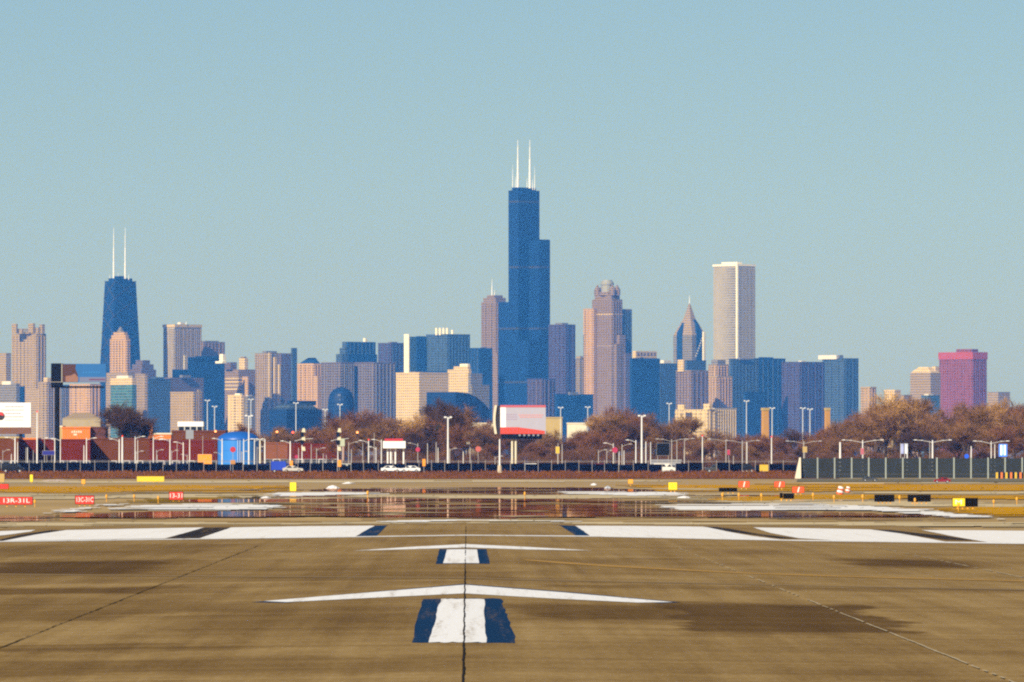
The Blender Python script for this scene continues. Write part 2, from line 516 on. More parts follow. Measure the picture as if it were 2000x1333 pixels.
for g in ([(400, 1031), (452, 1031), (420, 1042), (388, 1053), (322, 1052.5), (360, 1042)], [(100, 1036), (130, 1036), (70, 1045), (5, 1057), (-10, 1057), (40, 1045)],
          [(1372, 1029.5), (1400, 1030), (1480, 1043), (1560, 1053), (1520, 1052), (1430, 1040)], [(1700, 1035), (1740, 1036), (1850, 1048), (1900, 1056), (1850, 1055), (1760, 1043)]):
    flat('stripe_border', [g], M_DKGAP, 0.008, runway)
# yellow lead-off lines
flat('taxi_line', [[(1018, 1093), (1100, 1098.5), (1200, 1105), (1450, 1119), (1700, 1127), (2020, 1135), (2020, 1137.5), (1700, 1129.5), (1450, 1121.5), (1200, 1108.5), (1100, 1102), (1030, 1096)]], M_YEL, 0.010, runway)
flat('taxi_line', [[(-20, 1121), (500, 1126), (1000, 1131), (1000, 1133), (500, 1128), (-20, 1123)]], M_YELOLD, 0.008, runway)
flat('taxi_line', [[(1000, 1131.5), (1400, 1140), (2020, 1152), (2020, 1154.5), (1400, 1142), (1000, 1133.5)]], M_YELOLD, 0.008, runway)


def bead(name, x, y0, y1, w0, m, wig=0.0, lift=0.014, broken=0.0):
    """a strip of joint filler along the runway"""
    mb = MB(); y = y0; ph = x
    while y < y1:
        st = 0.9 + 0.004 * (y - 100)
        if random.random() >= broken:
            a0 = x + wig * (math.sin(y * 0.55) + 0.6 * math.sin(y * 1.9 + 1)); y2 = y + st
            a1 = x + wig * (math.sin(y2 * 0.55) + 0.6 * math.sin(y2 * 1.9 + 1))
            ww = w0 * random.uniform(0.75, 1.25)
            mb.quad((a0 - ww, y, gz(a0 - ww, y) + lift), (a0 + ww, y, gz(a0 + ww, y) + lift), (a1 + ww, y2, gz(a1 + ww, y2) + lift), (a1 - ww, y2, gz(a1 - ww, y2) + lift))
        y += st
    mb.build(name, m, runway)


bead('joint_filler', 0.0, 100, 250, 0.014, M_TAR, 0.007)
bead('joint_filler', 0.0, 250, 420, 0.014, M_TAR, 0.007, broken=0.4)
bead('joint_filler', LANE, 100, 200, 0.020, M_PALE, 0.008, broken=0.18)
bead('joint_filler', LANE, 200, 330, 0.022, M_PALE, 0.01, broken=0.5)
bead('joint_filler', -LANE, 120, 330, 0.014, mat('dusty_joint_tar', (.07, .048, .025), .9, spec=0.0), 0.012, broken=0.4)
bead('joint_filler', 2 * LANE, 230, 330, 0.03, M_PALE, 0.01, broken=0.3)

# airfield beyond the runway end: low sheets with streaky, ragged edges
def streaks(name, poly, m, lift, jit=25.0, step=0.7, kind=None, gaps=0.0):
    rd = random.Random(int(poly[0][0] * 7 + poly[0][1] * 13)); mb = MB()
    y0, y1 = min(p[1] for p in poly), max(p[1] for p in poly); y = y0; n = len(poly)
    while y < y1:
        ye = min(y + step * rd.uniform(.6, 1.5), y1); ym = (y + ye) / 2; xs = []
        for (ax, ay), (bx_, by) in zip(poly, poly[1:] + poly[:1]):
            if (ay <= ym) != (by <= ym): xs.append(ax + (bx_ - ax) * (ym - ay) / (by - ay))
        xs.sort()
        edge = min(ym - y0, y1 - ym) / max(.1, (y1 - y0))
        for xa, xb in zip(xs[::2], xs[1::2]):
            xa += rd.gauss(0, jit) ; xb += rd.gauss(0, jit)
            cuts = [xa]
            while cuts[-1] < xb: cuts.append(cuts[-1] + rd.uniform(60, 260))
            cuts[-1] = xb
            for c0, c1 in zip(cuts, cuts[1:]):
                if c1 - c0 < 2 or rd.random() < gaps * (1.0 if edge < .18 else .12): continue
                pts = [ground(c0, ye), ground(c1, ye), ground(c1 - rd.uniform(-6, 6), y), ground(c0 + rd.uniform(-6, 6), y)]
                mb.quad(*[(p.x, p.y, gz(p.x, p.y) + lift) for p in pts])
        y = ye
    return mb.build(name, m, kind=kind)


streaks('taxiway', [(-40, 1020), (-40, 1030), (900, 1022), (2040, 1030), (2040, 1020)], M_TAXI, 0.012, 40, kind=S, gaps=0.5)
streaks('taxiway', [(-40, 963.5), (460, 964.5), (520, 968), (560, 975.5), (-40, 975)], M_TAXI, 0.004, 40, kind=S, gaps=0.5)
streaks('taxiway', [(505, 968), (740, 966.5), (1000, 967.5), (1250, 963.5), (1390, 967), (1390, 975), (1000, 974), (510, 975.5)], M_TAXI, 0.004, 40, kind=S, gaps=0.5)
streaks('taxiway', [(1380, 963), (1560, 975), (2040, 984), (2040, 993), (1700, 988), (1380, 982)], M_TAXI, 0.004, 40, kind=S, gaps=0.5)
streaks('taxiway', [(-40, 939.5), (600, 938.5), (1300, 938.5), (1300, 941), (600, 943), (-40, 945)], M_TAXI, 0.004, 40, kind=S, gaps=0.5)
streaks('taxiway', [(1560, 942), (2040, 942), (2040, 945.5), (1560, 946)], M_TAXI, 0.004, 40, kind=S, gaps=0.5)
streaks('taxiway', [(1690, 959.5), (2040, 959.5), (2040, 967), (1690, 964)], M_TAXI, 0.012, 40, kind=S, gaps=0.5)
streaks('dry_grass', [(-40, 951), (300, 948), (560, 949.5), (545, 963), (-40, 963.5)], M_GRASS, 0.012, 30, kind='stuff', gaps=0.5)
streaks('dry_grass', [(1210, 948.5), (1560, 944.5), (2040, 946.5), (2040, 958.5), (1700, 959), (1500, 962), (1380, 962.5), (1300, 958)], M_GRASS, 0.016, 30, kind='stuff', gaps=0.5)
streaks('dry_grass', [(1400, 971), (1560, 966), (2040, 968), (2040, 976), (1800, 974), (1560, 977), (1420, 981)], M_GRASS, 0.020, 30, kind='stuff', gaps=0.5)
streaks('dry_grass', [(1840, 992), (1900, 989), (2040, 991), (2040, 1010), (1920, 1010), (1870, 1000)], M_GRASS, 0.020, 30, kind='stuff', gaps=0.5)
streaks('dry_grass', [(225, 985), (300, 975), (460, 969), (460, 975), (320, 985)], M_GRASS2, 0.020, 30, kind='stuff', gaps=0.5)

m_w = bpy.data.materials.new('mirage_sheet'); m_w.use_nodes = True  # mirage imitated by added glossy sheets with a brown tint, no real water
ntw = m_w.node_tree; ntw.nodes.clear()
outw = ntw.nodes.new('ShaderNodeOutputMaterial'); mixw = ntw.nodes.new('ShaderNodeMixShader')
glw = ntw.nodes.new('ShaderNodeBsdfGlossy'); dfw = ntw.nodes.new('ShaderNodeBsdfDiffuse')
glw.inputs['Color'].default_value = (0.93, 0.62, 0.46, 1); glw.inputs['Roughness'].default_value = MIRAGE_R
dfw.inputs['Color'].default_value = (0.16, 0.06, 0.022, 1); mixw.inputs[0].default_value = 0.80
tcw = ntw.nodes.new('ShaderNodeTexCoord'); mpw = ntw.nodes.new('ShaderNodeMapping'); mpw.inputs['Scale'].default_value = (0.05, 0.12, 1)
nzw = ntw.nodes.new('ShaderNodeTexNoise'); nzw.inputs['Scale'].default_value = 1.0; nzw.inputs['Detail'].default_value = 5
rmp = ntw.nodes.new('ShaderNodeMapRange'); rmp.inputs[1].default_value = 0.35; rmp.inputs[2].default_value = 0.62; rmp.inputs[3].default_value = 0.55; rmp.inputs[4].default_value = 0.92
ntw.links.new(tcw.outputs['Object'], mpw.inputs[0]); ntw.links.new(mpw.outputs[0], nzw.inputs[0]); ntw.links.new(nzw.outputs['Fac'], rmp.inputs[0])
ntw.links.new(rmp.outputs[0], mixw.inputs[0]); ntw.links.new(dfw.outputs[0], mixw.inputs[1]); ntw.links.new(glw.outputs[0], mixw.inputs[2]); ntw.links.new(mixw.outputs[0], outw.inputs['Surface'])
MIRAGE = [[(110, 1013), (130, 1006), (300, 1000), (560, 998), (640, 985), (900, 979), (1200, 984), (1290, 995), (1560, 1000), (1900, 1010), (1980, 1016), (1700, 1017), (1500, 1013), (1300, 1011), (1100, 1011), (900, 1017), (740, 1014), (640, 1009), (400, 1012), (220, 1016)],
         [(330, 976.5), (520, 975.5), (900, 974), (1180, 975.5), (1300, 978), (1330, 984), (1180, 982), (900, 978), (620, 984), (560, 984), (420, 984)],
         [(590, 957), (760, 954), (960, 950), (1170, 953), (1260, 959), (1230, 963), (1000, 966), (740, 965), (640, 961)],
         [(-40, 1010), (50, 1008), (80, 1013), (50, 1020), (-40, 1021)]]
for wpoly in MIRAGE:
    streaks('mirage_sheet', wpoly, m_w, 0.035, 34, 0.6, kind=S, gaps=0.6)
streaks('painted_stripe', [(215, 995), (260, 987.5), (400, 985.5), (545, 986.5), (540, 994), (420, 998.5), (300, 998), (250, 997)], M_WHITE2, 0.045, 14, kind=S, gaps=0.35)
streaks('painted_stripe', [(1280, 987), (1420, 985), (1580, 984), (1660, 988), (1760, 994), (1850, 1003), (1950, 1012), (1985, 1017), (1900, 1014), (1820, 1008), (1700, 998), (1580, 997), (1420, 998.5), (1320, 996)], M_WHITE2, 0.045, 14, kind=S, gaps=0.35)
streaks('painted_stripe', [(95, 1003), (130, 998), (235, 985), (228, 987), (150, 999), (118, 1006)], M_WHITE2, 0.045, 14, kind=S, gaps=0.35)
streaks('painted_stripe', [(720, 1022), (760, 1019), (900, 1016.5), (1150, 1019.5), (1145, 1021), (900, 1018.5), (780, 1022.5)], M_WHITE2, 0.045, 14, kind=S, gaps=0.35)
streaks('painted_stripe', [(545, 963.5), (730, 961), (740, 966.5), (530, 970.5)], M_WHITE2, 0.045, 14, kind=S, gaps=0.35)
streaks('painted_stripe', [(1100, 961), (1330, 962), (1345, 968), (1240, 969.5), (1120, 965.5)], M_WHITE2, 0.045, 14, kind=S, gaps=0.35)
strip_mesh([-260, 78], [1860, 1880, 1930, 1944], 0.02).build('earth_bank', M_BANK, kind=S)
strip_mesh([-400, 400], [1956, 1985], 0.02).build('road', M_ROAD, kind=S)

# thin pale and glossy slivers added to streak the imitated mirage
rs_ = random.Random(21)
for mm_, nm_, nn_ in ((M_TAXI, 'pale_sliver', 26), (M_SOIL, 'pale_sliver', 22), (m_w, 'mirage_sliver', 30)):
    mb_ = MB()
    for _ in range(nn_):
        y_ = rs_.uniform(952, 1020); x_ = rs_.uniform(560, 1420) if rs_.random() < .75 else rs_.uniform(150, 1750); w_ = rs_.uniform(30, 170); h_ = rs_.uniform(.5, 1.5)
        p_ = [ground(x_ - w_, y_), ground(x_ + rs_.uniform(-.3, .3) * w_, y_ + h_), ground(x_ + w_, y_ + .2), ground(x_ + rs_.uniform(-.3, .3) * w_, y_ - h_ * .5)]
        mb_.quad(*[(q_.x, q_.y, gz(q_.x, q_.y) + (.052 if nm_ == 'pale_sliver' else .042)) for q_ in p_])
    mb_.build(nm_, mm_, kind='stuff')
# dry weeds along the bank, too many to count
rw = random.Random(8); mb_ = MB()
for _ in range(7000):
    px_ = rw.uniform(-30, 1560); y_ = rw.uniform(1868, 1943); x_ = X(px_, y_); z_ = gz(x_, y_); hh = rw.uniform(.12, .55) * (1.6 if rw.random() < .07 else 1); ww = rw.uniform(.05, .22)
    a_ = rw.uniform(-.4, .4)
    mb_.quad((x_ - ww, y_, z_), (x_ + ww, y_ + .1, z_), (x_ + ww * .4 + a_ * hh, y_, z_ + hh), (x_ - ww * .4 + a_ * hh, y_, z_ + hh * .8))
mb_.build('dry_weeds', mat('dry_weed_stalks', (.19, .070, .018), .95, var=.8, scale=.15, stretch=(1, .3, 1), spec=0.0), kind='stuff')
# ------------------------------------------------------------------ the skyline: towers stand on one street grid, 12 to 15 km away
GRID = R(43)
CS, SN = math.cos(GRID), math.sin(GRID)
FAC = {
    'tan': ((0.37, 0.255, 0.085), (0.06, 0.05, 0.03), 3.6, 3.0, 0.5, 0.5),
    'warm': ((0.47, 0.285, 0.10), (0.09, 0.07, 0.04), 3.6, 3.4, 0.45, 0.45),
    'cream': ((0.58, 0.42, 0.17), (0.11, 0.09, 0.05), 3.8, 4.0, 0.42, 0.42),
    'pink': ((0.235, 0.155, 0.080), (0.06, 0.045, 0.03), 3.8, 2.8, 0.5, 0.5),
    'mauve': ((0.145, 0.098, 0.080), (0.03, 0.028, 0.045), 3.8, 3.0, 0.55, 0.5),
    'grey': ((0.215, 0.18, 0.12), (0.045, 0.045, 0.045), 3.8, 3.2, 0.5, 0.55),
    'stone': ((0.32, 0.225, 0.105), (0.065, 0.055, 0.04), 3.8, 2.6, 0.5, 0.5),
    'black': ((0.005, 0.023, 0.084), (0.004, 0.020, 0.080), 3.9, 4.6, 0.6, 0.8),  # dark towers; blue of the haze put into wall and pane colours
    'blue': ((0.009, 0.033, 0.100), (0.005, 0.027, 0.095), 3.9, 3.0, 0.6, 0.7),  # blue glass, its colour deepened with the blue of distant air
    'glass': ((0.07, 0.115, 0.145), (0.03, 0.07, 0.11), 3.9, 3.0, 0.65, 0.8),
    'green': ((0.13, 0.17, 0.13), (0.022, 0.10, 0.105), 3.9, 3.4, 0.7, 0.85),
    'cream_soft': ((0.56, 0.42, 0.19), (0.30, 0.225, 0.10), 3.8, 4.0, 0.42, 0.42),
    'white': ((0.39, 0.34, 0.24), (0.14, 0.125, 0.10), 3.85, 3.05, 0.55, 0.42),
    'bright': ((0.80, 0.74, 0.55), (0.38, 0.35, 0.26), 3.9, 4.0, 0.3, 0.3),
    'red': ((0.225, 0.058, 0.040), (0.13, 0.034, 0.034), 3.9, 3.0, 0.5, 0.62),
    'red_crown': ((0.34, 0.052, 0.028), (0.32, 0.05, 0.025), 3.9, 3.0, 0.1, 0.1),
    'plum': ((0.072, 0.052, 0.075), (0.028, 0.022, 0.05), 3.9, 3.0, 0.55, 0.6),
    'slate': ((0.060, 0.085, 0.115), (0.020, 0.036, 0.065), 3.9, 3.1, 0.55, 0.7),
}


def fm(k):
    w, g, fl, bay, fh, fw = FAC[k]
    return facade('facade_' + k, w, g, fl, bay, fh, fw, grough=0.35, jitter=0.12 if k in ('black', 'blue') else 0.45)


ROOFM = mat('roof_gravel', (0.14, 0.13, 0.12), 0.95)
M_STEEL = mat('white_steel', (0.75, 0.75, 0.74), 0.5)
M_DARK = mat('black_metal', (0.006, 0.006, 0.009), 0.6, spec=0.1)
M_PLANT = mat('rooftop_plant_cladding', (0.62, 0.57, 0.49), 0.7, var=0.2, scale=0.05)


class Tower:
    """px outline -> tower on the street grid: left edge, near corner and right edge as seen in the photo"""

    def __init__(s, name, label, cat, x0, xm, x1, D, group=None):
        s.D, s.k, s.xm, s.ref = D, D / FPX, xm, (x0, xm, x1)
        s.root = thing(name, label, cat, (X(xm, D), D, BANK), GRID, group)

    def foot(s, x0, xm, x1, back=0.0):
        dx = (xm - s.xm) * s.k
        ox, oy = CS * dx + SN * back, -SN * dx + CS * back
        return ox, oy, ox + max(0.5, (x1 - xm) * s.k / CS), oy + max(0.5, (xm - x0) * s.k / SN)

    def h(s, py, back=0): return CAM.z + (905.0 - py) / FPX * (s.D + back) - BANK

    def seg(s, x0, xm, x1, top, bot=None, m='tan', name='shaft', back=0.0, top_px=None, label=None, parent=None):
        a, b, c, d = s.foot(x0, xm, x1, back)
        z0 = 0.0 if bot is None else s.h(bot, back)
        z1 = s.h(top, back)
        mb = MB()
        lo = [(a, b), (c, b), (c, d), (a, d)]
        if top_px:
            e, f, g, i = s.foot(*top_px, back)
            mx, my = (a + c) / 2 - (e + g) / 2, (b + d) / 2 - (f + i) / 2
            hi = [(e + mx, f + my), (g + mx, f + my), (g + mx, i + my), (e + mx, i + my)]
        else: hi = lo
        mb.loft(lo, z0, hi, z1)
        mm = fm(m) if m in FAC else MATS[m]
        return mb.build(name, mm, parent or s.root, label=label)

    def parapet(s, x0, xm, x1, top, m='roof_gravel', hgt=1.6, back=0.0):
        a, b, c, d = s.foot(x0, xm, x1, back); z = s.h(top, back); t = 0.8
        mb = MB()
        mb.box(a - .25, c + .25, b - .25, b + t, z, z + hgt); mb.box(a - .25, c + .25, d - t, d + .25, z, z + hgt)
        mb.box(a - .25, a + t, b + t, d - t, z, z + hgt); mb.box(c - t, c + .25, b + t, d - t, z, z + hgt)
        return mb.build('parapet', fm(m) if m in FAC else MATS[m], s.root)

    def plant(s, x0, xm, x1, top, bot, m='rooftop_plant_cladding', back=8.0):
        return s.seg(x0, xm, x1, top, bot, m, 'penthouse', back)

    def ribs(s, x0, xm, x1, top, bot=None, nl=0, nr=0, w=1.2, out=0.9, m='stone', back=0.0):
        """piers standing proud of the two faces one sees; joined, they are 2 or 3 pixels apart"""
        a, b, c, d = s.foot(x0, xm, x1, back); z0 = 0 if bot is None else s.h(bot, back); z1 = s.h(top, back)
        mb = MB()
        for k in range(nl):
            y = b + (d - b) * (k + 0.5) / nl; mb.box(a - out, a - 0.003, y - w / 2, y + w / 2, z0, z1 - 0.4)
        for k in range(nr):
            x = a + (c - a) * (k + 0.5) / nr; mb.box(x - w / 2, x + w / 2, b - out, b - 0.003, z0, z1 - 0.4)
        return mb.build('facade_rib', fm(m) if m in FAC else MATS[m], s.root, kind='stuff')

    def band(s, x0, xm, x1, py0, py1, m, out=0.5, name='floor_band', back=0.0):
        a, b, c, d = s.foot(x0, xm, x1, back)
        return MB().box(a - out, c + out, b - out, d + out, s.h(py1, back), s.h(py0, back)).build(name, fm(m) if m in FAC else MATS[m], s.root)

    def mast(s, px, top, bot, r, back, name='antenna', m=None, r1=0.15, parent=None):
        dx = (px - s.xm) * s.k
        ox, oy = CS * dx + SN * back, -SN * dx + CS * back
        z0, z1 = s.h(bot, back), s.h(top, back)
        mb = MB(); n = 4
        cuts = [0, 0.32, 0.6, 0.85, 1]; rs = [r, r * 0.75, r * 0.45, r * 0.25]
        for k in range(n):
            mb.tube((ox, oy, z0 + (z1 - z0) * cuts[k]), (ox, oy, z0 + (z1 - z0) * cuts[k + 1]), rs[k], rs[k] * 0.9, 8)
        return mb.build(name, m or M_STEEL, parent or s.root)


def simple(name, label, x0, xm, x1, top, m, D, pent=None, ribs=None, par=None, group='towers of the distant skyline', cat='tower', band=None):
    t = Tower(name, label, cat, x0, xm, x1, D, group)
    t.seg(x0, xm, x1, top, None, m)
    t.parapet(x0, xm, x1, top, par or m)
    if pent:
        for p in (pent if isinstance(pent[0], tuple) else (pent,)):
            t.plant(p[0], p[1], p[2], p[3], top, p[4] if len(p) > 4 else 'rooftop_plant_cladding')
    if ribs: t.ribs(x0, xm, x1, top, None, *ribs)
    if band:
        for (p0, p1, bmm) in band: t.band(x0, xm, x1, p0, p1, bmm)
    return t


HI, LO_ = 14100.0, 13000.0
T = 'office_tower'
# --- far left
simple(T, 'low tan tower with a blue shaded side at the left edge of the skyline', -14, 12, 21, 692, 'tan', 14300)
t = Tower(T, 'tall tan stone tower with a notched crown of pinnacles left of the tall billboard', 'tower', 20, 71, 89, 14000, 'towers of the distant skyline')
t.seg(20, 71, 89, 652, None, 'tan'); t.ribs(20, 71, 89, 655, None, 7, 3, 2.2, 1.2, 'tan')
for a in ((22, 31, 34, 633), (33, 42, 46, 643), (46, 56, 60, 650), (54, 64, 68, 632), (66, 74, 79, 640), (76, 82, 87, 634)):
    t.seg(a[0], a[1], a[2], a[3], 652, 'tan', 'pinnacle', 4)
t.seg(30, 66, 80, 642, 652, 'grey', 'crown', 14)
t.seg(12, 76, 92, 760, None, 'tan', 'podium', -6)
t2 = simple(T, 'grey tan slab block behind the white billboard', -20, 32, 38, 752, 'grey', 13500, (2, 20, 26, 745))
simple(T, 'narrow dark blue block between the grey slab and the tan stone tower', 33, 37, 48, 757, 'blue', 13700)
simple(T, 'low tan and blue ribbed block left of the tall billboard post', 74, 92, 112, 748, 'tan', 13400, (84, 92, 103, 738, 'cream'), (4, 4, 1.4, .9, 'tan'))
simple(T, 'tan block framed by blue glass sides under the tall billboard', 134, 176, 196, 752, 'warm', 13300, None, (5, 3, 1.5, .9, 'warm'))
simple(T, 'slim blue glass block just right of the billboard post', 116, 122, 136, 754, 'slate', 13600, None, (2, 4, 1.0, .7, 'stone'))
# --- tapering black tower with two masts
t = Tower('tapering_tower', 'dark tapering tower with two white roof masts', 'skyscraper', 194, 218, 273, HI, 'towers of the distant skyline')
z = t.h(549)
a, b, c, d = t.foot(194, 218, 273)
e, f, g, i = t.foot(203, 224, 263)
mx, my = (a + c) / 2 - (e + g) / 2, (b + d) / 2 - (f + i) / 2
top4 = [(e + mx, f + my), (g + mx, f + my), (g + mx, i + my), (e + mx, i + my)]
bot4 = [(a, b), (c, b), (c, d), (a, d)]
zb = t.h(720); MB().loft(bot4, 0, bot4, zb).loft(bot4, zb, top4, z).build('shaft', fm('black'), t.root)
M_BRACE = mat('black_brace', (0.03, 0.03, 0.034), 0.5)
bz = [0, .2, .4, .6, .8, 1.0]


def lerp4(f_): return [(p[0] + (q[0] - p[0]) * f_, p[1] + (q[1] - p[1]) * f_, zb + (z - zb) * f_) for p, q in zip(bot4, top4)]


for k in range(5):
    l0, l1 = lerp4(bz[k]), lerp4(bz[k + 1])
    mb = MB()
    for i0, i1 in ((0, 1), (3, 0)):
        mb.tube(l0[i0], l1[i1], 0.9, 0.9, 4); mb.tube(l0[i1], l1[i0], 0.9, 0.9, 4)
    mb.build('cross_brace', M_BRACE, t.root)
cx, cy = (e + g) / 2 + mx, (f + i) / 2 + my
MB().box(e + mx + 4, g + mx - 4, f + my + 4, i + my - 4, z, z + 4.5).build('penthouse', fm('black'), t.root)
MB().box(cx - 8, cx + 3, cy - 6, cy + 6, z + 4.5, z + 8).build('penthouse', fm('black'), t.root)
for mxp in (220.5, 243):
    m_ = t.mast(mxp, 445, 545, 1.35, 26)
for k, mxp in enumerate((213, 229, 250)): t.mast(mxp, 536 - 3 * (k % 2), 547, 0.6, 26, 'whip_antenna')
# --- in front of it
t = Tower(T, 'round shouldered tan tower with a small pointed roof in front of the dark tapering tower', 'tower', 213, 247, 254, 13500, 'towers of the distant skyline')
t.seg(213, 247, 254, 662, None, 'warm'); t.seg(216, 245, 251, 655, 662, 'warm', 'crown', 4); t.seg(220, 242, 248, 649, 655, 'warm', 'crown', 8)
t.seg(227, 236, 241, 638, 649, 'grey', 'roof', 14, top_px=(233, 234, 235)); t.ribs(213, 247, 254, 664, None, 6, 2, 1.8, 1.0, 'warm')
t.seg(205, 250, 262, 728, None, 'stone', 'podium', -6)
t = Tower(T, 'brownish stepped block with a humped roof right of the tan round shouldered tower', 'tower', 251, 276, 304, 13700, 'towers of the distant skyline')
t.seg(251, 276, 304, 722, None, 'mauve'); t.seg(257, 277, 299, 712, 722, 'mauve', 'crown', 5); t.seg(264, 278, 292, 704, 712, 'mauve', 'crown', 10)
t = Tower(T, 'teal glass block with a pale roof band behind the bare tree', 'tower', 214, 258, 266, 12600, 'towers of the distant skyline')
t.seg(214, 258, 266, 752, None, 'green'); t.band(214, 258, 266, 739, 752, 'cream', 0.4, 'roof_band'); t.plant(226, 250, 258, 734, 739)
simple(T, 'tan pillar like block beside the teal glass block', 263, 284, 289, 733, 'stone', 12700, None, (4, 1, 1.6, .9, 'stone'))
simple(T, 'blue grey slab block right of the tan pillar block', 284, 290, 332, 742, 'slate', 12900, (296, 303, 320, 737, 'facade_slate' if 'facade_slate' in MATS else 'rooftop_plant_cladding'))
# --- slab tower with pale crown
t = Tower(T, 'tall slab tower with a pale crown and a sunlit left face', 'tower', 318, 341, 392, 14200, 'towers of the distant skyline')
t.seg(318, 341, 392, 640, None, 'white'); t.ribs(318, 341, 392, 642, None, 8, 14, 1.0, 0.7, 'stone')
t.band(318, 341, 392, 634, 640, 'cream', 0.9, 'crown_band'); t.plant(346, 352, 360, 630, 634); t.mast(363, 628, 634, 0.8, 14)
simple(T, 'short plum coloured tower with a pink left face', 375, 397, 438, 670, 'pink', 14300, (386, 400, 426, 666, 'facade_plum' if 'facade_plum' in MATS else 'roof_gravel'), (4, 6, 1.2, .8, 'pink'))
t = Tower(T, 'broad dark blue glass tower with stepped roof and a white box on top', 'tower', 336, 338, 436, 13400, 'towers of the distant skyline')
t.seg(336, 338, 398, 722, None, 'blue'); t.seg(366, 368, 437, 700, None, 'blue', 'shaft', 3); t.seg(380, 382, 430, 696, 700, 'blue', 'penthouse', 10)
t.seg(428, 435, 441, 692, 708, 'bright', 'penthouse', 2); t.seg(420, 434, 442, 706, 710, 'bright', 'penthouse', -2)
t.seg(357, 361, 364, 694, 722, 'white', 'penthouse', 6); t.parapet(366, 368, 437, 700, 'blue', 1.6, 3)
t = Tower(T, 'low wide grey blue block below the pale crowned slab tower', 'tower', 300, 332, 396, 13000, 'towers of the distant skyline')
t.seg(300, 332, 396, 738, None, 'mauve'); t.plant(350, 356, 372, 733, 738, 'roof_gravel')
simple(T, 'square tan low block with a blue right side', 331, 378, 394, 768, 'tan', 12400, (384, 388, 393, 762, 'facade_tan'), (8, 4, 1.3, .8, 'tan'))
# --- pink banded block
t = Tower(T, 'pink and grey banded block with a white roof tower', 'tower', 436, 466, 498, 13500, 'towers of the distant skyline')
t.seg(436, 466, 498, 722, None, 'pink')
for k in range(4): t.band(436, 466, 474, 738 + 7 * k, 741 + 7 * k, 'cream', 0.6)
t.seg(473, 484, 486, 736, None, 'warm', 'shaft', -5); t.seg(437, 450, 462, 708, 722, 'mauve', 'penthouse', 6); t.seg(466, 478, 484, 700, 722, 'cream', 'penthouse', 8); t.seg(469, 476, 481, 697, 700, 'stone', 'roof', 9)
simple(T, 'small bright cream block with a white roof box in front of the pink banded block', 444, 472, 478, 774, 'cream', 12300, (458, 468, 473, 769, 'facade_bright' if 'facade_bright' in MATS else 'white_steel'), (3, 1, 2.0, .9, 'cream'))
simple(T, 'pale grey low block right of the small cream block', 476, 484, 498, 776, 'grey', 12500, (480, 484, 492, 772))
t = Tower(T, 'ribbed tan and grey tower with a thin chimney on its right', 'tower', 497, 526, 581, 13600, 'towers of the distant skyline')
t.seg(497, 526, 572, 690, None, 'stone'); t.ribs(497, 526, 572, 692, None, 6, 0, 2.2, 1.4, 'stone')
for k, (q0, q1, tp) in enumerate(((526, 531, 689), (536, 541, 698), (545, 549, 712))): t.seg(q0 - 2, q0, q1, tp, None, 'cream', 'pier', -2 - 3 * k)
t.seg(545, 549, 572, 692, None, 'mauve', 'shaft', -4); t.seg(568, 571, 580, 680, None, 'slate', 'chimney', 2); t.plant(512, 520, 540, 686, 690, 'roof_gravel')
t = Tower(T, 'bright tan tower under a dark domed roof', 'tower', 580, 613, 628, 13500, 'towers of the distant skyline')
t.seg(580, 613, 628, 710, None, 'warm'); t.ribs(580, 613, 628, 712, None, 7, 3, 1.7, 1.0, 'warm')
a, b, c, d = t.foot(584, 611, 625, 3)
MB().loft([(a, b), (c, b), (c, d), (a, d)], t.h(710), [(a + 5, b + 3), (c - 3, b + 3), (c - 3, d - 5), (a + 5, d - 5)], t.h(704)).loft([(a + 5, b + 3), (c - 3, b + 3), (c - 3, d - 5), (a + 5, d - 5)], t.h(704), [(a + 13, b + 8), (c - 8, b + 8), (c - 8, d - 13), (a + 13, d - 13)], t.h(699)).build('roof', fm('blue'), t.root)
t.seg(612, 620, 628, 735, None, 'warm', 'wing', -6)
# --- two grey purple twins
for (x0, xm, x1, lab) in ((627, 666, 692, 'left one of two flat topped grey purple blocks with blue right sides'), (690, 731, 773, 'right one of two flat topped grey purple blocks with blue right sides')):
    t = simple(T, lab, x0, xm, x1, 710, 'mauve', 13300, None, (8, 6, 1.5, .9, 'grey'))
t = Tower(T, 'dark blue stepped tower with a white dot on the roof', 'tower', 656, 676, 736, 14100, 'towers of the distant skyline')
t.seg(656, 668, 736, 692, None, 'slate'); t.seg(663, 674, 733, 680, None, 'slate', 'shaft', 4); t.seg(676, 680, 733, 668, None, 'blue', 'shaft', 8)
t.ribs(676, 680, 733, 670, 692, 0, 7, 1.5, 1.0, 'slate', 8); t.seg(668, 676, 682, 668, 692, 'slate', 'shaft', 10); t.seg(709, 713, 717, 661, 668, 'bright', 'penthouse', 14)
simple(T, 'grey purple tower with a deep blue right side left of the bright white fin', 738, 764, 791, 672, 'plum', 14200, (758, 764, 776, 668, 'roof_gravel'), (3, 4, 1.3, .8, 'slate'))
t = Tower(T, 'teal glass tower with a bright white fin on its left edge', 'tower', 788, 799, 834, 13900, 'towers of the distant skyline')
t.seg(799, 801, 834, 658, None, 'glass'); t.seg(789, 798, 800, 653, None, 'bright', 'fin', -2); t.seg(812, 814, 832, 657, None, 'blue', 'bay', -4)
t = Tower(T, 'wide blue glass tower with white pipes along its roof', 'tower', 832, 874, 918, 14000, 'towers of the distant skyline')
t.seg(832, 874, 918, 655, None, 'slate'); t.ribs(832, 874, 918, 657, None, 6, 7, 1.2, .8, 'glass'); t.parapet(832, 874, 918, 655, 'slate')
for q in (850, 857, 864, 871, 881): t.seg(q, q + 3, q + 5, 641 if q < 875 else 645, 655, 'bright', 'vent_stack', 10)
t.seg(832, 874, 919, 725, None, 'blue', 'podium', -5)
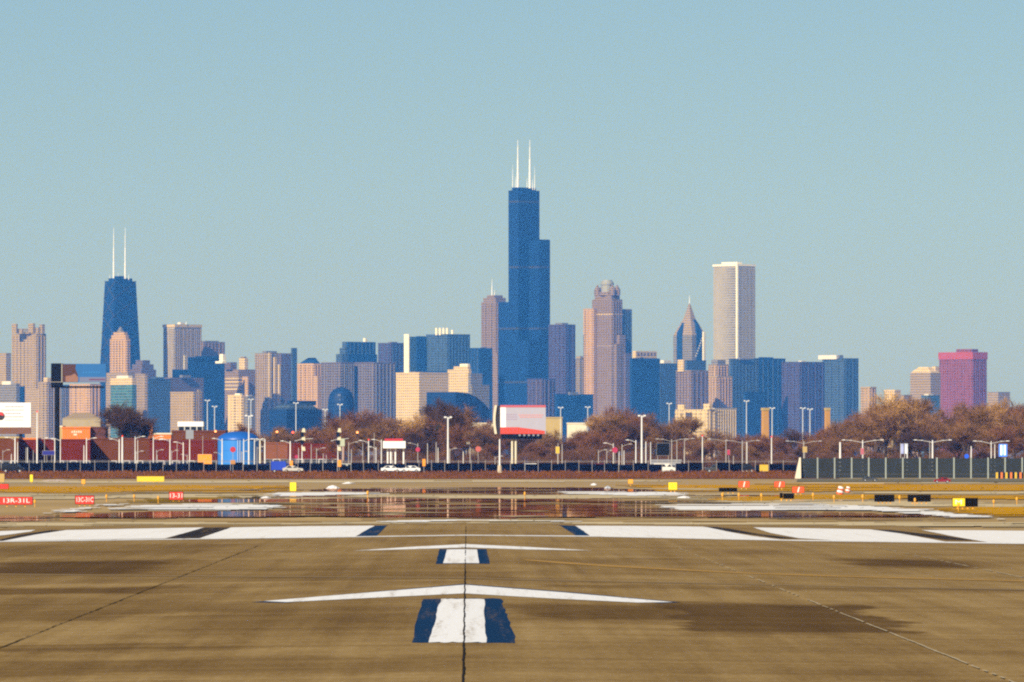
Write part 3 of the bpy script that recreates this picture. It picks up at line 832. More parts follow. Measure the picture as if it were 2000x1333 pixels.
t = simple(T, 'tan office slab with rows of windows and a wide grey right side', 773, 819, 876, 730, 'cream', 12600, (800, 812, 826, 726, 'roof_gravel'), None)
t = Tower(T, 'bright cream block with a sloping white top', 'tower', 874, 916, 921, 12800, 'towers of the distant skyline')
t.seg(874, 916, 921, 722, None, 'cream'); t.seg(886, 914, 919, 716, 722, 'cream', 'penthouse', 6); t.seg(898, 913, 918, 711, 716, 'bright', 'penthouse', 9)
t = Tower(T, 'grey stepped low block right of the bright cream block', 'tower', 914, 920, 956, 12700, 'towers of the distant skyline')
t.seg(914, 920, 942, 730, None, 'grey'); t.seg(916, 922, 956, 752, None, 'grey', 'wing', -5)
simple(T, 'dark blue slab left of the pink spired tower', 918, 936, 962, 682, 'blue', 13900, (938, 941, 950, 679, 'roof_gravel'), (3, 0, 1.2, .8, 'slate'))
# --- spired pink tower left of the tallest
t = Tower(T, 'pink granite tower with a thin spire left of the tallest tower', 'tower', 940, 969, 992, 14300, 'towers of the distant skyline')
t.seg(940, 969, 992, 590, None, 'pink'); t.ribs(940, 969, 992, 592, None, 5, 4, 1.9, 1.1, 'pink'); t.seg(944, 968, 988, 582, 590, 'pink', 'crown', 5); t.seg(951, 966, 982, 577, 582, 'pink', 'crown', 10)
t.mast(961, 545, 580, 1.0, 24, 'spire', MATS['white_steel']); t.mast(966, 566, 580, 0.8, 24, 'spire', MATS['white_steel'])
t.seg(934, 972, 1000, 690, None, 'pink', 'podium', -6)
# --- the tallest tower: bundled square tubes
t = Tower('bundled_tube_tower', 'tallest dark tower of stepped square tubes with two tall white masts', 'skyscraper', 976, 1012, 1092, HI, 'towers of the distant skyline')
u = 22.9


def tube_seg(x, y, top, nm='tube', lab=None):
    e_ = 0.06
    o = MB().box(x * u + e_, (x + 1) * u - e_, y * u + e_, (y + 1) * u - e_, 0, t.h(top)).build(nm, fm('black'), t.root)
    return o


# tubes run east (x) and north (y); the near corner of the bundle is the south west one
ox = -(1012 - 976) * t.k
t.root.location = (X(1012.5, HI) , HI, BANK)
tops = {(0, 0): 665, (1, 0): 468, (2, 0): 665, (0, 1): 372, (1, 1): 372, (2, 1): 468, (0, 2): 590, (1, 2): 468, (2, 2): 590}
off = (-0.72, -1.0)


def tube2(x, y, top):
    X0, Y0 = (x + off[0]) * u, (y + off[1]) * u
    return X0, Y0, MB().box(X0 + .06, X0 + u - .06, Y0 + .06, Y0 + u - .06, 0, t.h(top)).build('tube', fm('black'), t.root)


off = (0.0, -1.0)
for (x, y), tp in tops.items():
    X0, Y0, o = tube2(x, y, tp)
    for lv in (392, 520, 640, 745):
        if lv > tp + 15:
            MB().box(X0 - 0.05, X0 + u + 0.05, Y0 - 0.05, Y0 + u + 0.05, t.h(lv + 4), t.h(lv)).build('louvre_band', M_BRACE, t.root)
rx, ry = 0.25 * u, 0.2 * u
MB().box(4, 2 * u - 4, 4, u - 4, t.h(372), t.h(366)).build('penthouse', fm('black'), t.root)
for mpx, tp in ((1011, 274), (1034.5, 274)):
    back = 20
    t.mast(mpx, tp, 368, 1.9, back, 'antenna')
for mpx, tp in ((1001, 322), (1044, 325), (1006.5, 345), (1029, 348), (1040, 350)):
    t.mast(mpx, tp, 371, 0.7, 20, 'whip_antenna')
simple(T, 'plum tower with a blue right side just right of the tallest tower', 1072, 1105, 1124, 636, 'plum', 14000, (1084, 1098, 1110, 631, 'roof_gravel'), (4, 2, 1.8, 1.0, 'plum'))
simple(T, 'purple grey low block at the foot of the tallest tower', 1030, 1060, 1084, 742, 'plum', 12900, None, (4, 3, 1.6, 1, 'mauve'))
simple(T, 'narrow tan block between the plum tower and the crowned pink tower', 1122, 1134, 1141, 702, 'grey', 14400, (1126, 1133, 1139, 696, 'facade_tan'), (3, 1, 1.4, .9, 'tan'))
# --- pink tower with glass drum crown
t = Tower(T, 'tall pink tower crowned by a pale drum between four turrets', 'skyscraper', 1152, 1196, 1216, 14000, 'towers of the distant skyline')
t.seg(1157, 1196, 1216, 585, None, 'pink'); t.ribs(1157, 1196, 1216, 588, None, 8, 4, 1.6, 1.0, 'pink')
t.seg(1162, 1194, 1211, 576, 585, 'pink', 'crown', 5)
t.band(1157, 1196, 1216, 613, 615.5, 'cream', 0.6); t.band(1157, 1196, 1216, 675, 678, 'stone', 0.5)
t.seg(1140, 1160, 1166, 603, None, 'warm', 'wing', 20); t.ribs(1140, 1160, 1166, 605, None, 3, 0, 2.5, 1.5, 'warm', 20)
t.seg(1200, 1213, 1235, 604, None, 'mauve', 'wing', 16); t.ribs(1200, 1213, 1235, 606, None, 0, 4, 2.2, 1.4, 'slate', 16)
t.seg(1196, 1210, 1222, 655, None, 'pink', 'wing', 2); t.seg(1194, 1204, 1214, 672, None, 'pink', 'wing', -3); t.seg(1190, 1222, 1234, 690, None, 'mauve', 'wing', 6)
a, b, c, d = t.foot(1157, 1196, 1216); cxx, cyy = (a + c) / 2, (b + d) / 2
MB().lathe([(12.5, t.h(577)), (12, t.h(570))], 16, cxx, cyy).build('drum_base', fm('pink'), t.root)
MB().lathe([(9.5, t.h(570)), (9.5, t.h(557)), (10.5, t.h(556)), (10.5, t.h(553)), (8, t.h(549)), (7.5, t.h(547))], 16, cxx, cyy).build('drum', mat('pale_drum_glass', (0.26, 0.25, 0.19), 0.6), t.root)
for k, (tx, ty) in enumerate(((a + 6, b + 6), (c - 6, b + 6), (c - 6, d - 6), (a + 6, d - 6))):
    MB().lathe([(5.2, t.h(577)), (5.2, t.h(566)), (0.6, t.h(556))], 8, tx, ty).build('turret', fm('pink'), t.root)
simple(T, 'dark blue low wide block right of the plum tower foot', 1084, 1088, 1160, 772, 'blue', 13600, (1110, 1113, 1130, 766, 'roof_gravel'))
t = Tower(T, 'dark blue block with a white lettered roof band right of the crowned pink tower', 'tower', 1230, 1234, 1290, 13500, 'towers of the distant skyline')
t.seg(1230, 1234, 1290, 700, None, 'blue'); t.seg(1236, 1242, 1284, 686, 700, 'cream', 'roof_band', 6)
for k in range(6): t.seg(1245 + 6.4 * k, 1245.6 + 6.4 * k, 1249 + 6.4 * k, 689.5, 696, 'mauve', 'louvre', 4)
simple(T, 'blue grey block with a pale roof box left of the diamond topped tower', 1286, 1290, 1334, 712, 'slate', 13700, (1290, 1297, 1312, 704))
# --- chamfered diamond topped tower
t = Tower(T, 'tower with a pointed diamond top and thin spire', 'skyscraper', 1316, 1352, 1379, 14300, 'towers of the distant skyline')
t.seg(1316, 1352, 1379, 655, None, 'grey')
a, b, c, d = t.foot(1316, 1352, 1379); cxx, cyy = (a + c) / 2, (b + d) / 2; zz = t.h(655); z2 = t.h(625)
oc = lambda q: [(a + (cxx - a) * q, b + (cyy - b) * q), (c - (c - cxx) * q, b + (cyy - b) * q), (c - (c - cxx) * q, d - (d - cyy) * q), (a + (cxx - a) * q, d - (d - cyy) * q)]
MB().loft(oc(0), zz, oc(.26), t.h(641)).loft(oc(.26), t.h(641), oc(.62), t.h(623)).loft(oc(.62), t.h(623), oc(.97), t.h(592)).build('crown', fm('stone'), t.root)
MB().box(a + 9, c - 9, b - 1.2, b - 0.003, t.h(735), t.h(650)).loft([(a + 9, b - 1.2), (c - 9, b - 1.2), (c - 9, b + 8), (a + 9, b + 8)], t.h(650), [(a + 17, b + 9), (c - 17, b + 9), (c - 17, b + 14), (a + 17, b + 14)], t.h(624)).build('window_bay', fm('blue'), t.root)
MB().box(a - 1.2, a - .003, b + 22, b + 34, t.h(745), t.h(650)).loft([(a - 1.2, b + 22), (a + 8, b + 22), (a + 8, b + 34), (a - 1.2, b + 34)], t.h(650), [(a + 7, b + 26), (a + 10, b + 26), (a + 10, b + 30), (a + 7, b + 30)], t.h(630)).build('window_bay', fm('blue'), t.root)
MB().tube((cxx, cyy, t.h(594)), (cxx, cyy, t.h(577)), .8, 0.3, 6).build('spire', M_STEEL, t.root)
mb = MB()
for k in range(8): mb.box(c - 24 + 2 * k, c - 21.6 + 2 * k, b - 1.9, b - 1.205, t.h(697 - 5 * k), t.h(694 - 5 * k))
mb.build('painted_sun_glint', mat('painted_glint_pale', (.6, .58, .52), .4), t.root, kind='stuff')  # sun glint painted on the bay as stepped pale boxes
t.seg(1372, 1374, 1378, 648, None, 'bright', 'fin', -3)
simple(T, 'pinkish low block with a cream corner box under the diamond topped tower', 1321, 1350, 1384, 726, 'pink', 13000, ((1324, 1335, 1338, 703, 'facade_cream'),), (5, 4, 1.7, 1, 'mauve'))
simple(T, 'blue slab behind the pinkish low block', 1336, 1342, 1380, 706, 'slate', 13600)
t = Tower(T, 'stepped tan art deco block left of the white slab skyscraper base', 'tower', 1380, 1402, 1431, 13100, 'towers of the distant skyline')
t.seg(1380, 1402, 1431, 735, None, 'stone'); t.seg(1384, 1400, 1424, 712, 735, 'stone', 'shaft', 5); t.seg(1390, 1402, 1418, 703, 712, 'grey', 'crown', 10); t.ribs(1380, 1402, 1431, 737, None, 4, 5, 2.4, 1.4, 'warm'); t.ribs(1384, 1400, 1424, 714, 735, 3, 4, 1.8, 1.0, 'warm', 5)
# --- the white slab
t = Tower('white_slab_tower', 'tall white square skyscraper with narrow vertical ribs', 'skyscraper', 1395, 1440, 1476, 14200, 'towers of the distant skyline')
t.seg(1395, 1440, 1476, 520, None, 'white'); t.ribs(1395, 1440, 1476, 522, None, 18, 18, 1.3, 1.0, 'white')
t.band(1395, 1440, 1476, 516, 520, 'bright', 1.1, 'crown_band'); t.plant(1411, 1440, 1450, 512, 516, 'facade_bright', 12)
a, b, c, d = t.foot(1395, 1440, 1476)
MB().box(a - 1.4, a + 1.8, b - 1.4, b + 1.8, 0, t.h(517)).build('corner_pier', fm('bright'), t.root)
# --- right of it
simple(T, 'blue grey glass slab in front of the white skyscraper', 1424, 1428, 1482, 703, 'slate', 13400, (1440, 1446, 1466, 700, 'roof_gravel'), (0, 8, 1.4, .8, 'slate'))
simple(T, 'dark blue slab right of the white skyscraper', 1472, 1476, 1536, 702, 'blue', 13800, (1482, 1484, 1512, 698, 'facade_blue'), (0, 6, 1.4, .8, 'slate'))
simple(T, 'small dark blue block at the foot of the white skyscraper', 1452, 1456, 1500, 768, 'blue', 12800)
simple(T, 'purple block with a deep blue right side in the right cluster', 1528, 1562, 1612, 709, 'plum', 13500, (1560, 1566, 1574, 705, 'rooftop_plant_cladding'), (5, 7, 1.6, .9, 'plum'))
simple(T, 'blue grey glass block with a white roof box at the right end of the cluster', 1608, 1649, 1678, 702, 'slate', 13700, ((1600, 1634, 1640, 694), (1634, 1640, 1648, 694, 'roof_gravel')), (6, 4, 1.5, .8, 'slate'))
# --- red tower and neighbours
t = Tower(T, 'bright red square skyscraper standing alone at the right', 'skyscraper', 1838, 1900, 1929, 13600, 'towers of the distant skyline')
t.seg(1838, 1900, 1929, 688, None, 'red'); t.ribs(1838, 1900, 1929, 702, None, 14, 7, 1.2, .8, 'red'); t.band(1838, 1900, 1929, 688, 702, 'red_crown' if 'red_crown' in FAC else 'red', 0.95, 'crown_band'); t.plant(1870, 1899, 1912, 682, 688, 'facade_red', 10)
t = Tower(T, 'tan block with a hipped cream roof left of the red skyscraper', 'tower', 1780, 1818, 1838, 13300, 'towers of the distant skyline')
t.seg(1780, 1818, 1838, 728, None, 'stone'); t.seg(1780, 1818, 1838, 717, 728, 'facade_cream', 'roof', 0, top_px=(1796, 1812, 1820)); t.seg(1822, 1828, 1836, 716, 728, 'cream', 'penthouse', 12)
simple(T, 'small blue grey low block in front of the red skyscraper foot', 1800, 1812, 1836, 775, 'glass', 12500, (1806, 1814, 1824, 770))
simple(T, 'pale tan low block at the right end of the blue cluster', 1682, 1700, 1712, 758, 'tan', 12900, None, (3, 2, 1.5, .9, 'warm'))
simple(T, 'cream block seen through the tall bare tree', 1728, 1748, 1760, 764, 'cream', 12800)
simple(T, 'narrow cream block right of the one seen through the bare tree', 1756, 1766, 1782, 774, 'stone', 13000)
simple(T, 'tan low block right of the red skyscraper foot', 1930, 1950, 1974, 768, 'stone', 13400)
# --- cream blocks low at right of centre
t = Tower('apartment_block', 'bright cream low block with two end towers above the trees', 'building', 1320, 1382, 1400, 9500, 'low blocks before the skyline')
t.seg(1320, 1382, 1400, 800, None, 'cream_soft'); t.seg(1324, 1336, 1340, 791, 800, 'cream_soft', 'corner_tower', 3); t.seg(1374, 1386, 1392, 789, 800, 'cream_soft', 'corner_tower', 0); t.ribs(1320, 1382, 1400, 802, None, 7, 2, 1.5, .8, 'cream_soft')
simple('apartment_block', 'grey ribbed low block right of the bright cream low block', 1384, 1396, 1440, 800, 'white', 9800, None, (3, 9, 1.4, .8, 'cream_soft'), group='low blocks before the skyline', cat='building')

# --- low dark rooms of the city: broad halls and lesser blocks that close the foot of the skyline
t = Tower('arena_hall', 'wide low blue hall with a curved roof before the ribbed tan tower', 'building', 524, 560, 628, 8200, 'low blocks before the skyline')
t.seg(524, 560, 628, 800, None, 'blue'); t.seg(530, 562, 622, 788, 800, 'slate', 'roof', 6, top_px=(548, 570, 606)); t.seg(560, 566, 616, 783, 792, 'blue', 'roof', 14)
t = Tower('domed_hall', 'dark blue domed roof before the twin grey purple blocks', 'building', 638, 660, 694, 8600, 'low blocks before the skyline')
a, b, c, d = t.foot(638, 660, 694); cxx, cyy = (a + c) / 2, (b + d) / 2
rr = 26 * t.k
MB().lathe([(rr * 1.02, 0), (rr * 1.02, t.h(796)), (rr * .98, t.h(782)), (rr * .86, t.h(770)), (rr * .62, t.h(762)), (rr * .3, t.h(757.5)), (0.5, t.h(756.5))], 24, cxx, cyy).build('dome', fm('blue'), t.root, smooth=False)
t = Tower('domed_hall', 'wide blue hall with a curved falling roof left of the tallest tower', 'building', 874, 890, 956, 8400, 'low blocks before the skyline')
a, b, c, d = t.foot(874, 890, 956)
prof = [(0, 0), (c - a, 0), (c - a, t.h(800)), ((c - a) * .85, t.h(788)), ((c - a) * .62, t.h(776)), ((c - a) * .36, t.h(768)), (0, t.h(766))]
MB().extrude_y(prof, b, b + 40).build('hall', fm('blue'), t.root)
rnd = random.Random(5)
fill = [(1660, 1720, 812, 'slate', 'low blue grey block at the right foot of the blue cluster'), (1700, 1790, 800, 'grey', 'low grey block seen through the bare trees left of the red skyscraper'),
        (1900, 1960, 800, 'tan', 'low tan block seen through the trees below the red skyscraper'), (1950, 2030, 810, 'grey', 'low grey block behind the trees at the right edge')]
for (x0, x1, tp, mm, lab) in fill:
    xm = x0 + (x1 - x0) * rnd.uniform(0.3, 0.5)
    simple('city_block', lab, x0, xm, x1, tp, mm, rnd.uniform(15000, 15900), (xm - 4, xm + 3, xm + 12, tp - 3, 'roof_gravel'), None, None, 'low blocks before the skyline', 'building')
# ------------------------------------------------------------------ behind the perimeter: trees, low buildings, billboards, tank
M_TWIG = [mat('reddish_twigs', (0.19, 0.082, 0.034), 0.9, var=0.5, scale=0.25, spec=0.0), mat('brown_twigs', (0.22, 0.112, 0.045), 0.9, var=0.5, scale=0.25, spec=0.0),
          mat('dark_twigs', (0.085, 0.047, 0.032), 0.9, var=0.5, scale=0.25, spec=0.0), mat('golden_twigs', (0.42, 0.235, 0.075), 0.9, var=0.4, scale=0.25, spec=0.0)]
M_BARK = mat('dark_bark', (0.075, 0.046, 0.030), 0.95, var=0.3, scale=1.0)
M_BARKL = mat('pale_bark', (0.22, 0.16, 0.09), 0.95, var=0.3, scale=1.0)
M_NEEDLE = mat('dark_green_needles', (0.018, 0.028, 0.012), 0.9, var=0.4, scale=1.0)


def tree_meshes(seed, spread=1.0, height=12.0, dens=1.0, twig=0.035):
    """one bare tree: trunk and main limbs, and a crown of several thousand twigs"""
    rd = random.Random(seed)
    tr, cr = MB(), MB()

    def twig_at(p, d, L):
        a = Vector(d).cross(Vector((rd.uniform(-1, 1), rd.uniform(-1, 1), rd.uniform(-1, 1)))).normalized() * twig * rd.uniform(0.7, 1.5)
        q = p + d * L
        cr.quad(p - a, p + a, q + a * 0.3)

    def grow(p, d, L, r, lev):
        steps = 3
        for k in range(steps):
            d2 = (d + Vector((rd.gauss(0, .14), rd.gauss(0, .14), rd.gauss(0.05, .09)))).normalized()
            q = p + d2 * (L / steps)
            r2 = r * 0.86
            (tr if lev < 3 else cr).tube(p, q, r, r2, 5 if lev < 2 else 3)
            if lev >= 2:
                for _ in range(int(5 * dens)):
                    dd = (d2 * 0.7 + Vector((rd.gauss(0, .7), rd.gauss(0, .7), rd.gauss(.15, .55)))).normalized()
                    twig_at(p.lerp(q, rd.random()), dd, rd.uniform(0.5, 1.5) * height / 12)
            if lev < 4 and k > 0:
                for _ in range(2 if lev < 3 else 2):
                    dd = (d2 + Vector((rd.gauss(0, .75) * spread, rd.gauss(0, .75) * spread, rd.gauss(0.1, .35)))).normalized()
                    grow(q, dd, L * rd.uniform(0.5, 0.78), r2 * 0.6, lev + 1)
            p, d, r = q, d2, r2
        if lev < 4: grow(p, d, L * 0.6, r * 0.7, lev + 1)
    grow(Vector((0, 0, 0)), Vector((0, 0, 1)), height * 0.36, 0.24 * height / 12, 0)
    top = max(v[2] for v in cr.v); wid = max(abs(v[0]) for v in cr.v) * 2
    return tr.mesh('trunk'), cr.mesh('crown'), top, wid


def shrub_mesh(seed, n=2600):
    rd = random.Random(seed); cr = MB()
    for _ in range(n):
        x, y = rd.uniform(-3, 3), rd.uniform(-1.5, 1.5); z = rd.random() ** 1.3 * 3.6 * (1 - (x / 3.4) ** 2)
        d = Vector((rd.gauss(0, .5), rd.gauss(0, .5), 1)).normalized(); a = Vector((1, 0, 0)).cross(d).normalized() * 0.03
        if rd.random() < .5: a = Vector((0.03, 0, 0))
        p = Vector((x, y, z)); cr.quad(p - a, p + a, p + d * rd.uniform(.5, 1.3))
    return cr.mesh('crown')


TREES = [tree_meshes(11, 1.0, 12, 0.42, .026), tree_meshes(23, 1.2, 12, 0.36, .026), tree_meshes(37, 0.85, 12, 0.45, .026), tree_meshes(51, 1.0, 12, 0.32, .028), tree_meshes(64, 1.3, 12, 0.42, .025)]
tri_n = [len(t_[1].polygons) for t_ in TREES]
_tm = {}


def place_tree(px, top, D, kind, tw, bark, label, group, rot=None, wide=1.0, name='bare_tree'):
    tm, cm, th, wd = TREES[kind]
    key = (kind, tw.name, bark.name)
    if key not in _tm:
        a_, b_ = tm.copy(), cm.copy()
        a_.materials.clear(); b_.materials.clear(); a_.materials.append(bark); b_.materials.append(tw)
        _tm[key] = (a_, b_)
    a_, b_ = _tm[key]
    s_ = (Z(top, D) - BANK) / th
    t_ = thing(name, label, 'tree', (X(px, D), D, BANK - 0.05), random.uniform(0, 6.28) if rot is None else rot, group)
    t_.scale = (s_ * wide, s_ * wide, s_)
    link('trunk', a_, None, t_); link('crown', b_, None, t_)
    return t_


def treetop(px):
    pts = [(-40, 850), (0, 852), (100, 855), (190, 800), (230, 783), (280, 790), (310, 830), (400, 850), (440, 838), (480, 822), (560, 816), (600, 826), (640, 815), (680, 797), (720, 795), (770, 812), (800, 800), (850, 795), (870, 772), (900, 775), (930, 806), (970, 832), (1100, 828), (1150, 815), (1190, 792), (1230, 783), (1280, 787),
           (1310, 812), (1340, 838), (1450, 832), (1530, 838), (1560, 826), (1620, 816), (1680, 800), (1715, 768), (1750, 757), (1780, 762), (1800, 790), (1845, 800), (1880, 775), (1930, 772), (1955, 790), (2000, 785), (2040, 790)]
    for (a0, b0), (a1, b1) in zip(pts, pts[1:]):
        if a0 <= px <= a1: return b0 + (b1 - b0) * (px - a0) / (a1 - a0)
    return 820


rt = random.Random(3)
# trees one can point to
named = [(222, 786, 2200, 1, 2, 0, 'dark bare tree in front of the teal glass block', 1.25), (266, 776, 2205, 0, 2, 0, 'tall dark bare tree left of the blue grey slab block', 1.2), (885, 765, 2350, 2, 2, 0, 'tall thin dark bare tree in front of the curved blue hall', 0.9),
         (850, 792, 2400, 0, 2, 0, 'dark bushy bare tree left of the tallest thin bare tree', 1.0), (690, 795, 2450, 1, 2, 0, 'wide dark bare tree before the twin grey purple blocks', 1.0), (800, 798, 2380, 3, 3, 1, 'golden bare tree before the tan office slab', 0.9),
         (1232, 782, 2420, 1, 0, 0, 'wide reddish bare tree before the dark blue block with the roof band', 1.1), (1190, 800, 2440, 0, 3, 1, 'golden brown bare tree at the foot of the crowned pink tower', 0.9), (1748, 752, 2250, 3, 3, 1, 'tallest golden bare tree with pale limbs at the right', 1.05),
         (1712, 772, 2280, 1, 1, 0, 'brown bare tree left of the tallest golden bare tree', 0.9), (1880, 768, 2240, 4, 1, 0, 'wide brown bare tree before the red skyscraper', 1.05), (1945, 764, 2300, 2, 3, 1, 'pale golden bare tree right of the red skyscraper', 0.85), (1985, 790, 2230, 3, 1, 0, 'brown bare tree at the right edge of the photo', 1.0)]
for px, tp, D, k, tw, bk, lab, wd in named:
    place_tree(px, tp, D, k, M_TWIG[tw], (M_BARK, M_BARKL)[bk], lab, 'bare trees beyond the road', wide=wd)
# the rest of the wood: three loose rows, alike enough that nothing tells them apart
for row, (D0, drop, step) in enumerate(((2480, 0, 27), (2360, 14, 33), (2210, 34, 36))):
    px = -20 + 7 * row
    while px < 2030:
        tp = treetop(px) + drop + rt.uniform(-7, 18)
        skip = (px < 478) or (row == 2 and 420 < px < 640)
        if not skip and tp < 884:
            tw = rt.choice([0, 0, 1, 1, 2] if row < 2 else [0, 1, 2, 2, 0])
            place_tree(px + rt.uniform(-6, 6), tp, D0 + rt.uniform(-60, 60), rt.randrange(5), M_TWIG[tw], M_BARK, 'bare reddish brown tree in the dense row of winter trees beyond the road', 'winter trees in the dense wood', wide=rt.uniform(0.95, 1.35))
        px += step * rt.uniform(0.8, 1.2)
sh = [shrub_mesh(5), shrub_mesh(6)]
# undergrowth under the trees: one mass nobody could count
und = bmesh.new()
for k in range(150):
    D = 2140 + rt.uniform(0, 220); px = rt.uniform(430, 2040)
    if px < 640 and D < 2250: continue
    tmp = sh[k % 2].copy(); s_ = rt.uniform(0.8, 1.35)
    tmp.transform(Matrix.Translation((X(px, D), D, BANK)) @ Matrix.Diagonal((s_ * 1.3, s_, s_ * 1.05, 1)))
    und.from_mesh(tmp); bpy.data.meshes.remove(tmp)
me = bpy.data.meshes.new('undergrowth'); und.to_mesh(me); und.free()
link('undergrowth', me, mat('undergrowth_twigs', (0.125, 0.058, 0.028), 0.95, var=0.6, scale=0.12, spec=0.0), kind='stuff')
# two small evergreens
for px, tp, lab in ((797, 836, 'small dark green conifer left of centre among bare trees'), (857, 828, 'small dark green conifer under the thin dark bare tree')):
    D = 2330; H = Z(tp, D) - BANK
    t = thing('pine_tree', lab, 'tree', (X(px, D), D, BANK), 0, 'small conifers among the bare trees')
    MB().tube((0, 0, 0), (0, 0, H * .95), 0.16, 0.04, 6).build('trunk', M_BARK, t)
    mb = MB(); rd = random.Random(px)
    for k in range(2600):
        f_ = rd.random() ** 0.7; z_ = H * (0.12 + 0.88 * (1 - f_)); r_ = f_ * H * 0.36 * rd.uniform(0.5, 1.1); an = rd.uniform(0, 6.28)
        p = Vector((math.cos(an) * r_, math.sin(an) * r_, z_)); d = Vector((math.cos(an), math.sin(an), rd.uniform(-.5, .2))).normalized()
        a_ = d.orthogonal().normalized() * 0.07; mb.quad(p - a_, p + a_, p + d * rd.uniform(.3, .7))
    mb.build('crown', M_NEEDLE, t)

# ---- low buildings beyond the road
M_BRICK = mat('red_brown_brick', (0.125, 0.018, 0.007), 0.9, var=0.45, scale=0.35, spec=0.0)
M_BRICK2 = mat('brown_brick', (0.125, 0.040, 0.014), 0.9, var=0.45, scale=0.35, spec=0.0)
M_ORANGE = mat('orange_cladding', (0.62, 0.155, 0.008), 0.7, var=0.12, scale=0.4)
M_TANW = mat('tan_render', (0.40, 0.29, 0.11), 0.85, var=0.2, scale=0.4)
M_CREAM = mat('cream_render', (0.62, 0.55, 0.40), 0.8, var=0.15, scale=0.4)
M_GLASS = mat('dark_window_glass', (0.015, 0.018, 0.025), 0.12)
M_WHITEP = mat('white_paint', (0.78, 0.77, 0.74), 0.5, var=0.06, scale=0.7)
M_REDP = mat('red_paint', (0.45, 0.018, 0.022), 0.5)
M_BLUEP = mat('bright_blue_paint', (0.010, 0.045, 0.42), 0.45)
M_GREYP = mat('grey_paint', (0.24, 0.25, 0.27), 0.6, var=0.1, scale=0.8)


def low(name, label, x0, x1, top, D, m, depth=14.0, wins=0, wtop=None, roof=None, parapet=0.4, cat='building', group='low buildings beyond the road'):
    """low building seen square on; px edges at distance D"""
    xa, xb = X(x0, D), X(x1, D); w = (xb - xa) / 2; H = Z(top, D) - BANK
    t = thing(name, label, cat, ((xa + xb) / 2, D, BANK), 0, group)
    MB().box(-w, w, 0, depth, 0, H - parapet).build('wall', m, t)
    MB().box(-w - .15, w + .15, -.15, depth + .15, H - parapet, H).build('roof', roof or m, t)
    for k in range(wins):
        xc = -w + (k + 0.5) * 2 * w / wins; ww = min(1.3, 0.6 * w / wins + .3); z0 = 1.0; z1 = min(H - 1.0, wtop or 3.0)
        f = MB().box(xc - ww, xc + ww, -.07, -.003, z0, z1).build('window', M_WHITEP if k % 2 else M_GREYP, t)
        MB().box(xc - ww + .12, xc + ww - .12, -.10, -.072, z0 + .12, z1 - .12).build('pane', M_GLASS, f)
    t['w'] = w; t['h'] = H
    return t


B_ = 'warehouse'
low(B_, 'brown brick warehouse at the far left under the white billboard', -30, 36, 853, 2150, M_BRICK2, 20, 4, 2.6, M_TANW)
t = low(B_, 'dark red brick warehouse behind the tall thin lamp at the left', 36, 72, 856, 2160, M_BRICK, 20, 3, 2.6, M_ORANGE)
low(B_, 'long red brown brick warehouse behind the row of white lamp posts', 72, 176, 858, 2170, M_BRICK, 22, 8, 2.6)
low(B_, 'brown brick warehouse between the orange storefront and the chimney', 176, 292, 856, 2180, M_BRICK2, 22, 9, 2.6)
low(B_, 'red brick warehouse left of the blue tank', 292, 424, 860, 2165, M_BRICK, 22, 9, 2.6)
low(B_, 'brown flat roofed building behind the red brick warehouse left of the blue tank', 336, 440, 841, 2300, M_BRICK2, 22, 6, 6.0)
t = low('storefront', 'orange storefront with pale lettering above the brick warehouses', 122, 176, 834, 2260, M_ORANGE, 16)
mb = MB().box(-t['w'] - 1.6, -t['w'] - .003, .3, 10, 0, t['h'] - .2); mb.build('side_wall', M_TANW, t)
for k, (ty, sz, zz) in enumerate((('ooooo', 1.3, 1.3), ('oo', .8, .45))): pass
sgn = MB()
for k in range(5): sgn.box(-1.2 + .55 * k, -.82 + .55 * k, -.12, -.003, t['h'] - 1.55, t['h'] - 1.05 + .1 * (k % 2))
sgn.box(-.7, .2, -.12, -.003, t['h'] - 2.2, t['h'] - 1.75)
sgn.build('sign_letters', M_CREAM, t, kind='stuff')
low('storefront', 'dark brown building joined to the right of the orange storefront', 177, 206, 834, 2262, mat('dark_brown_cladding', (.10, .028, .018), .9, var=.3, scale=.4), 16, 2, 7)
low('shop_building', 'tan shop building left of the orange storefront with a cream roof', 110, 121.5, 832, 2270, M_TANW, 16, 1, 7, M_CREAM)
t = low('shop_building', 'orange brown shop building with a chimney stub right of the bare dark trees', 299, 334, 846, 2250, M_ORANGE, 14, 3, 8, M_CREAM)
MB().box(-t['w'] - 1.3, -t['w'] - .2, 2, 4, 0, t['h'] + 2.6).build('chimney', mat('orange_brick', (.42, .14, .03), .9, var=.2, scale=.6), t)
t = low('shop_building', 'low building with a bright white roof before the square tan block', 348, 396, 824, 2420, M_CREAM, 15, 4, 12, M_WHITEP, 1.3)
t = low('cream_building', 'cream building with a hipped roof under the tall billboard', 122, 196, 818, 4600, mat('dull_cream_render', (.34, .27, .15), .9, var=.2, scale=.2), 20, 6, 10)
MB().loft([(-t['w'], 0), (t['w'], 0), (t['w'], 20), (-t['w'], 20)], t['h'] + .01, [(-4, 8), (4, 8), (4, 12), (-4, 12)], t['h'] + 3).build('roof', mat('dull_roof_tile', (.27, .19, .10), .9), t)
low('shop_building', 'red brick shop right of the left traffic signal mast', 609, 662, 867, 2185, M_BRICK, 16, 4, 3)
low('shop_building', 'brown brick shop right of the blue tank', 518, 562, 864, 2190, mat('orange_brown_brick', (.20, .062, .02), .9, var=.3, scale=.5), 16, 3, 3)
low('shop_building', 'dark red shop between the blue tank and the left traffic signal mast', 563, 608, 866, 2188, M_BRICK, 16, 3, 3)
low('tan_house', 'tan block right of the red and white billboard', 1064, 1098, 815, 2900, M_TANW, 12, 3, 8)
low('pale_house', 'pale long house left of the red and white billboard', 910, 966, 826, 3000, M_CREAM, 12, 5, 8)
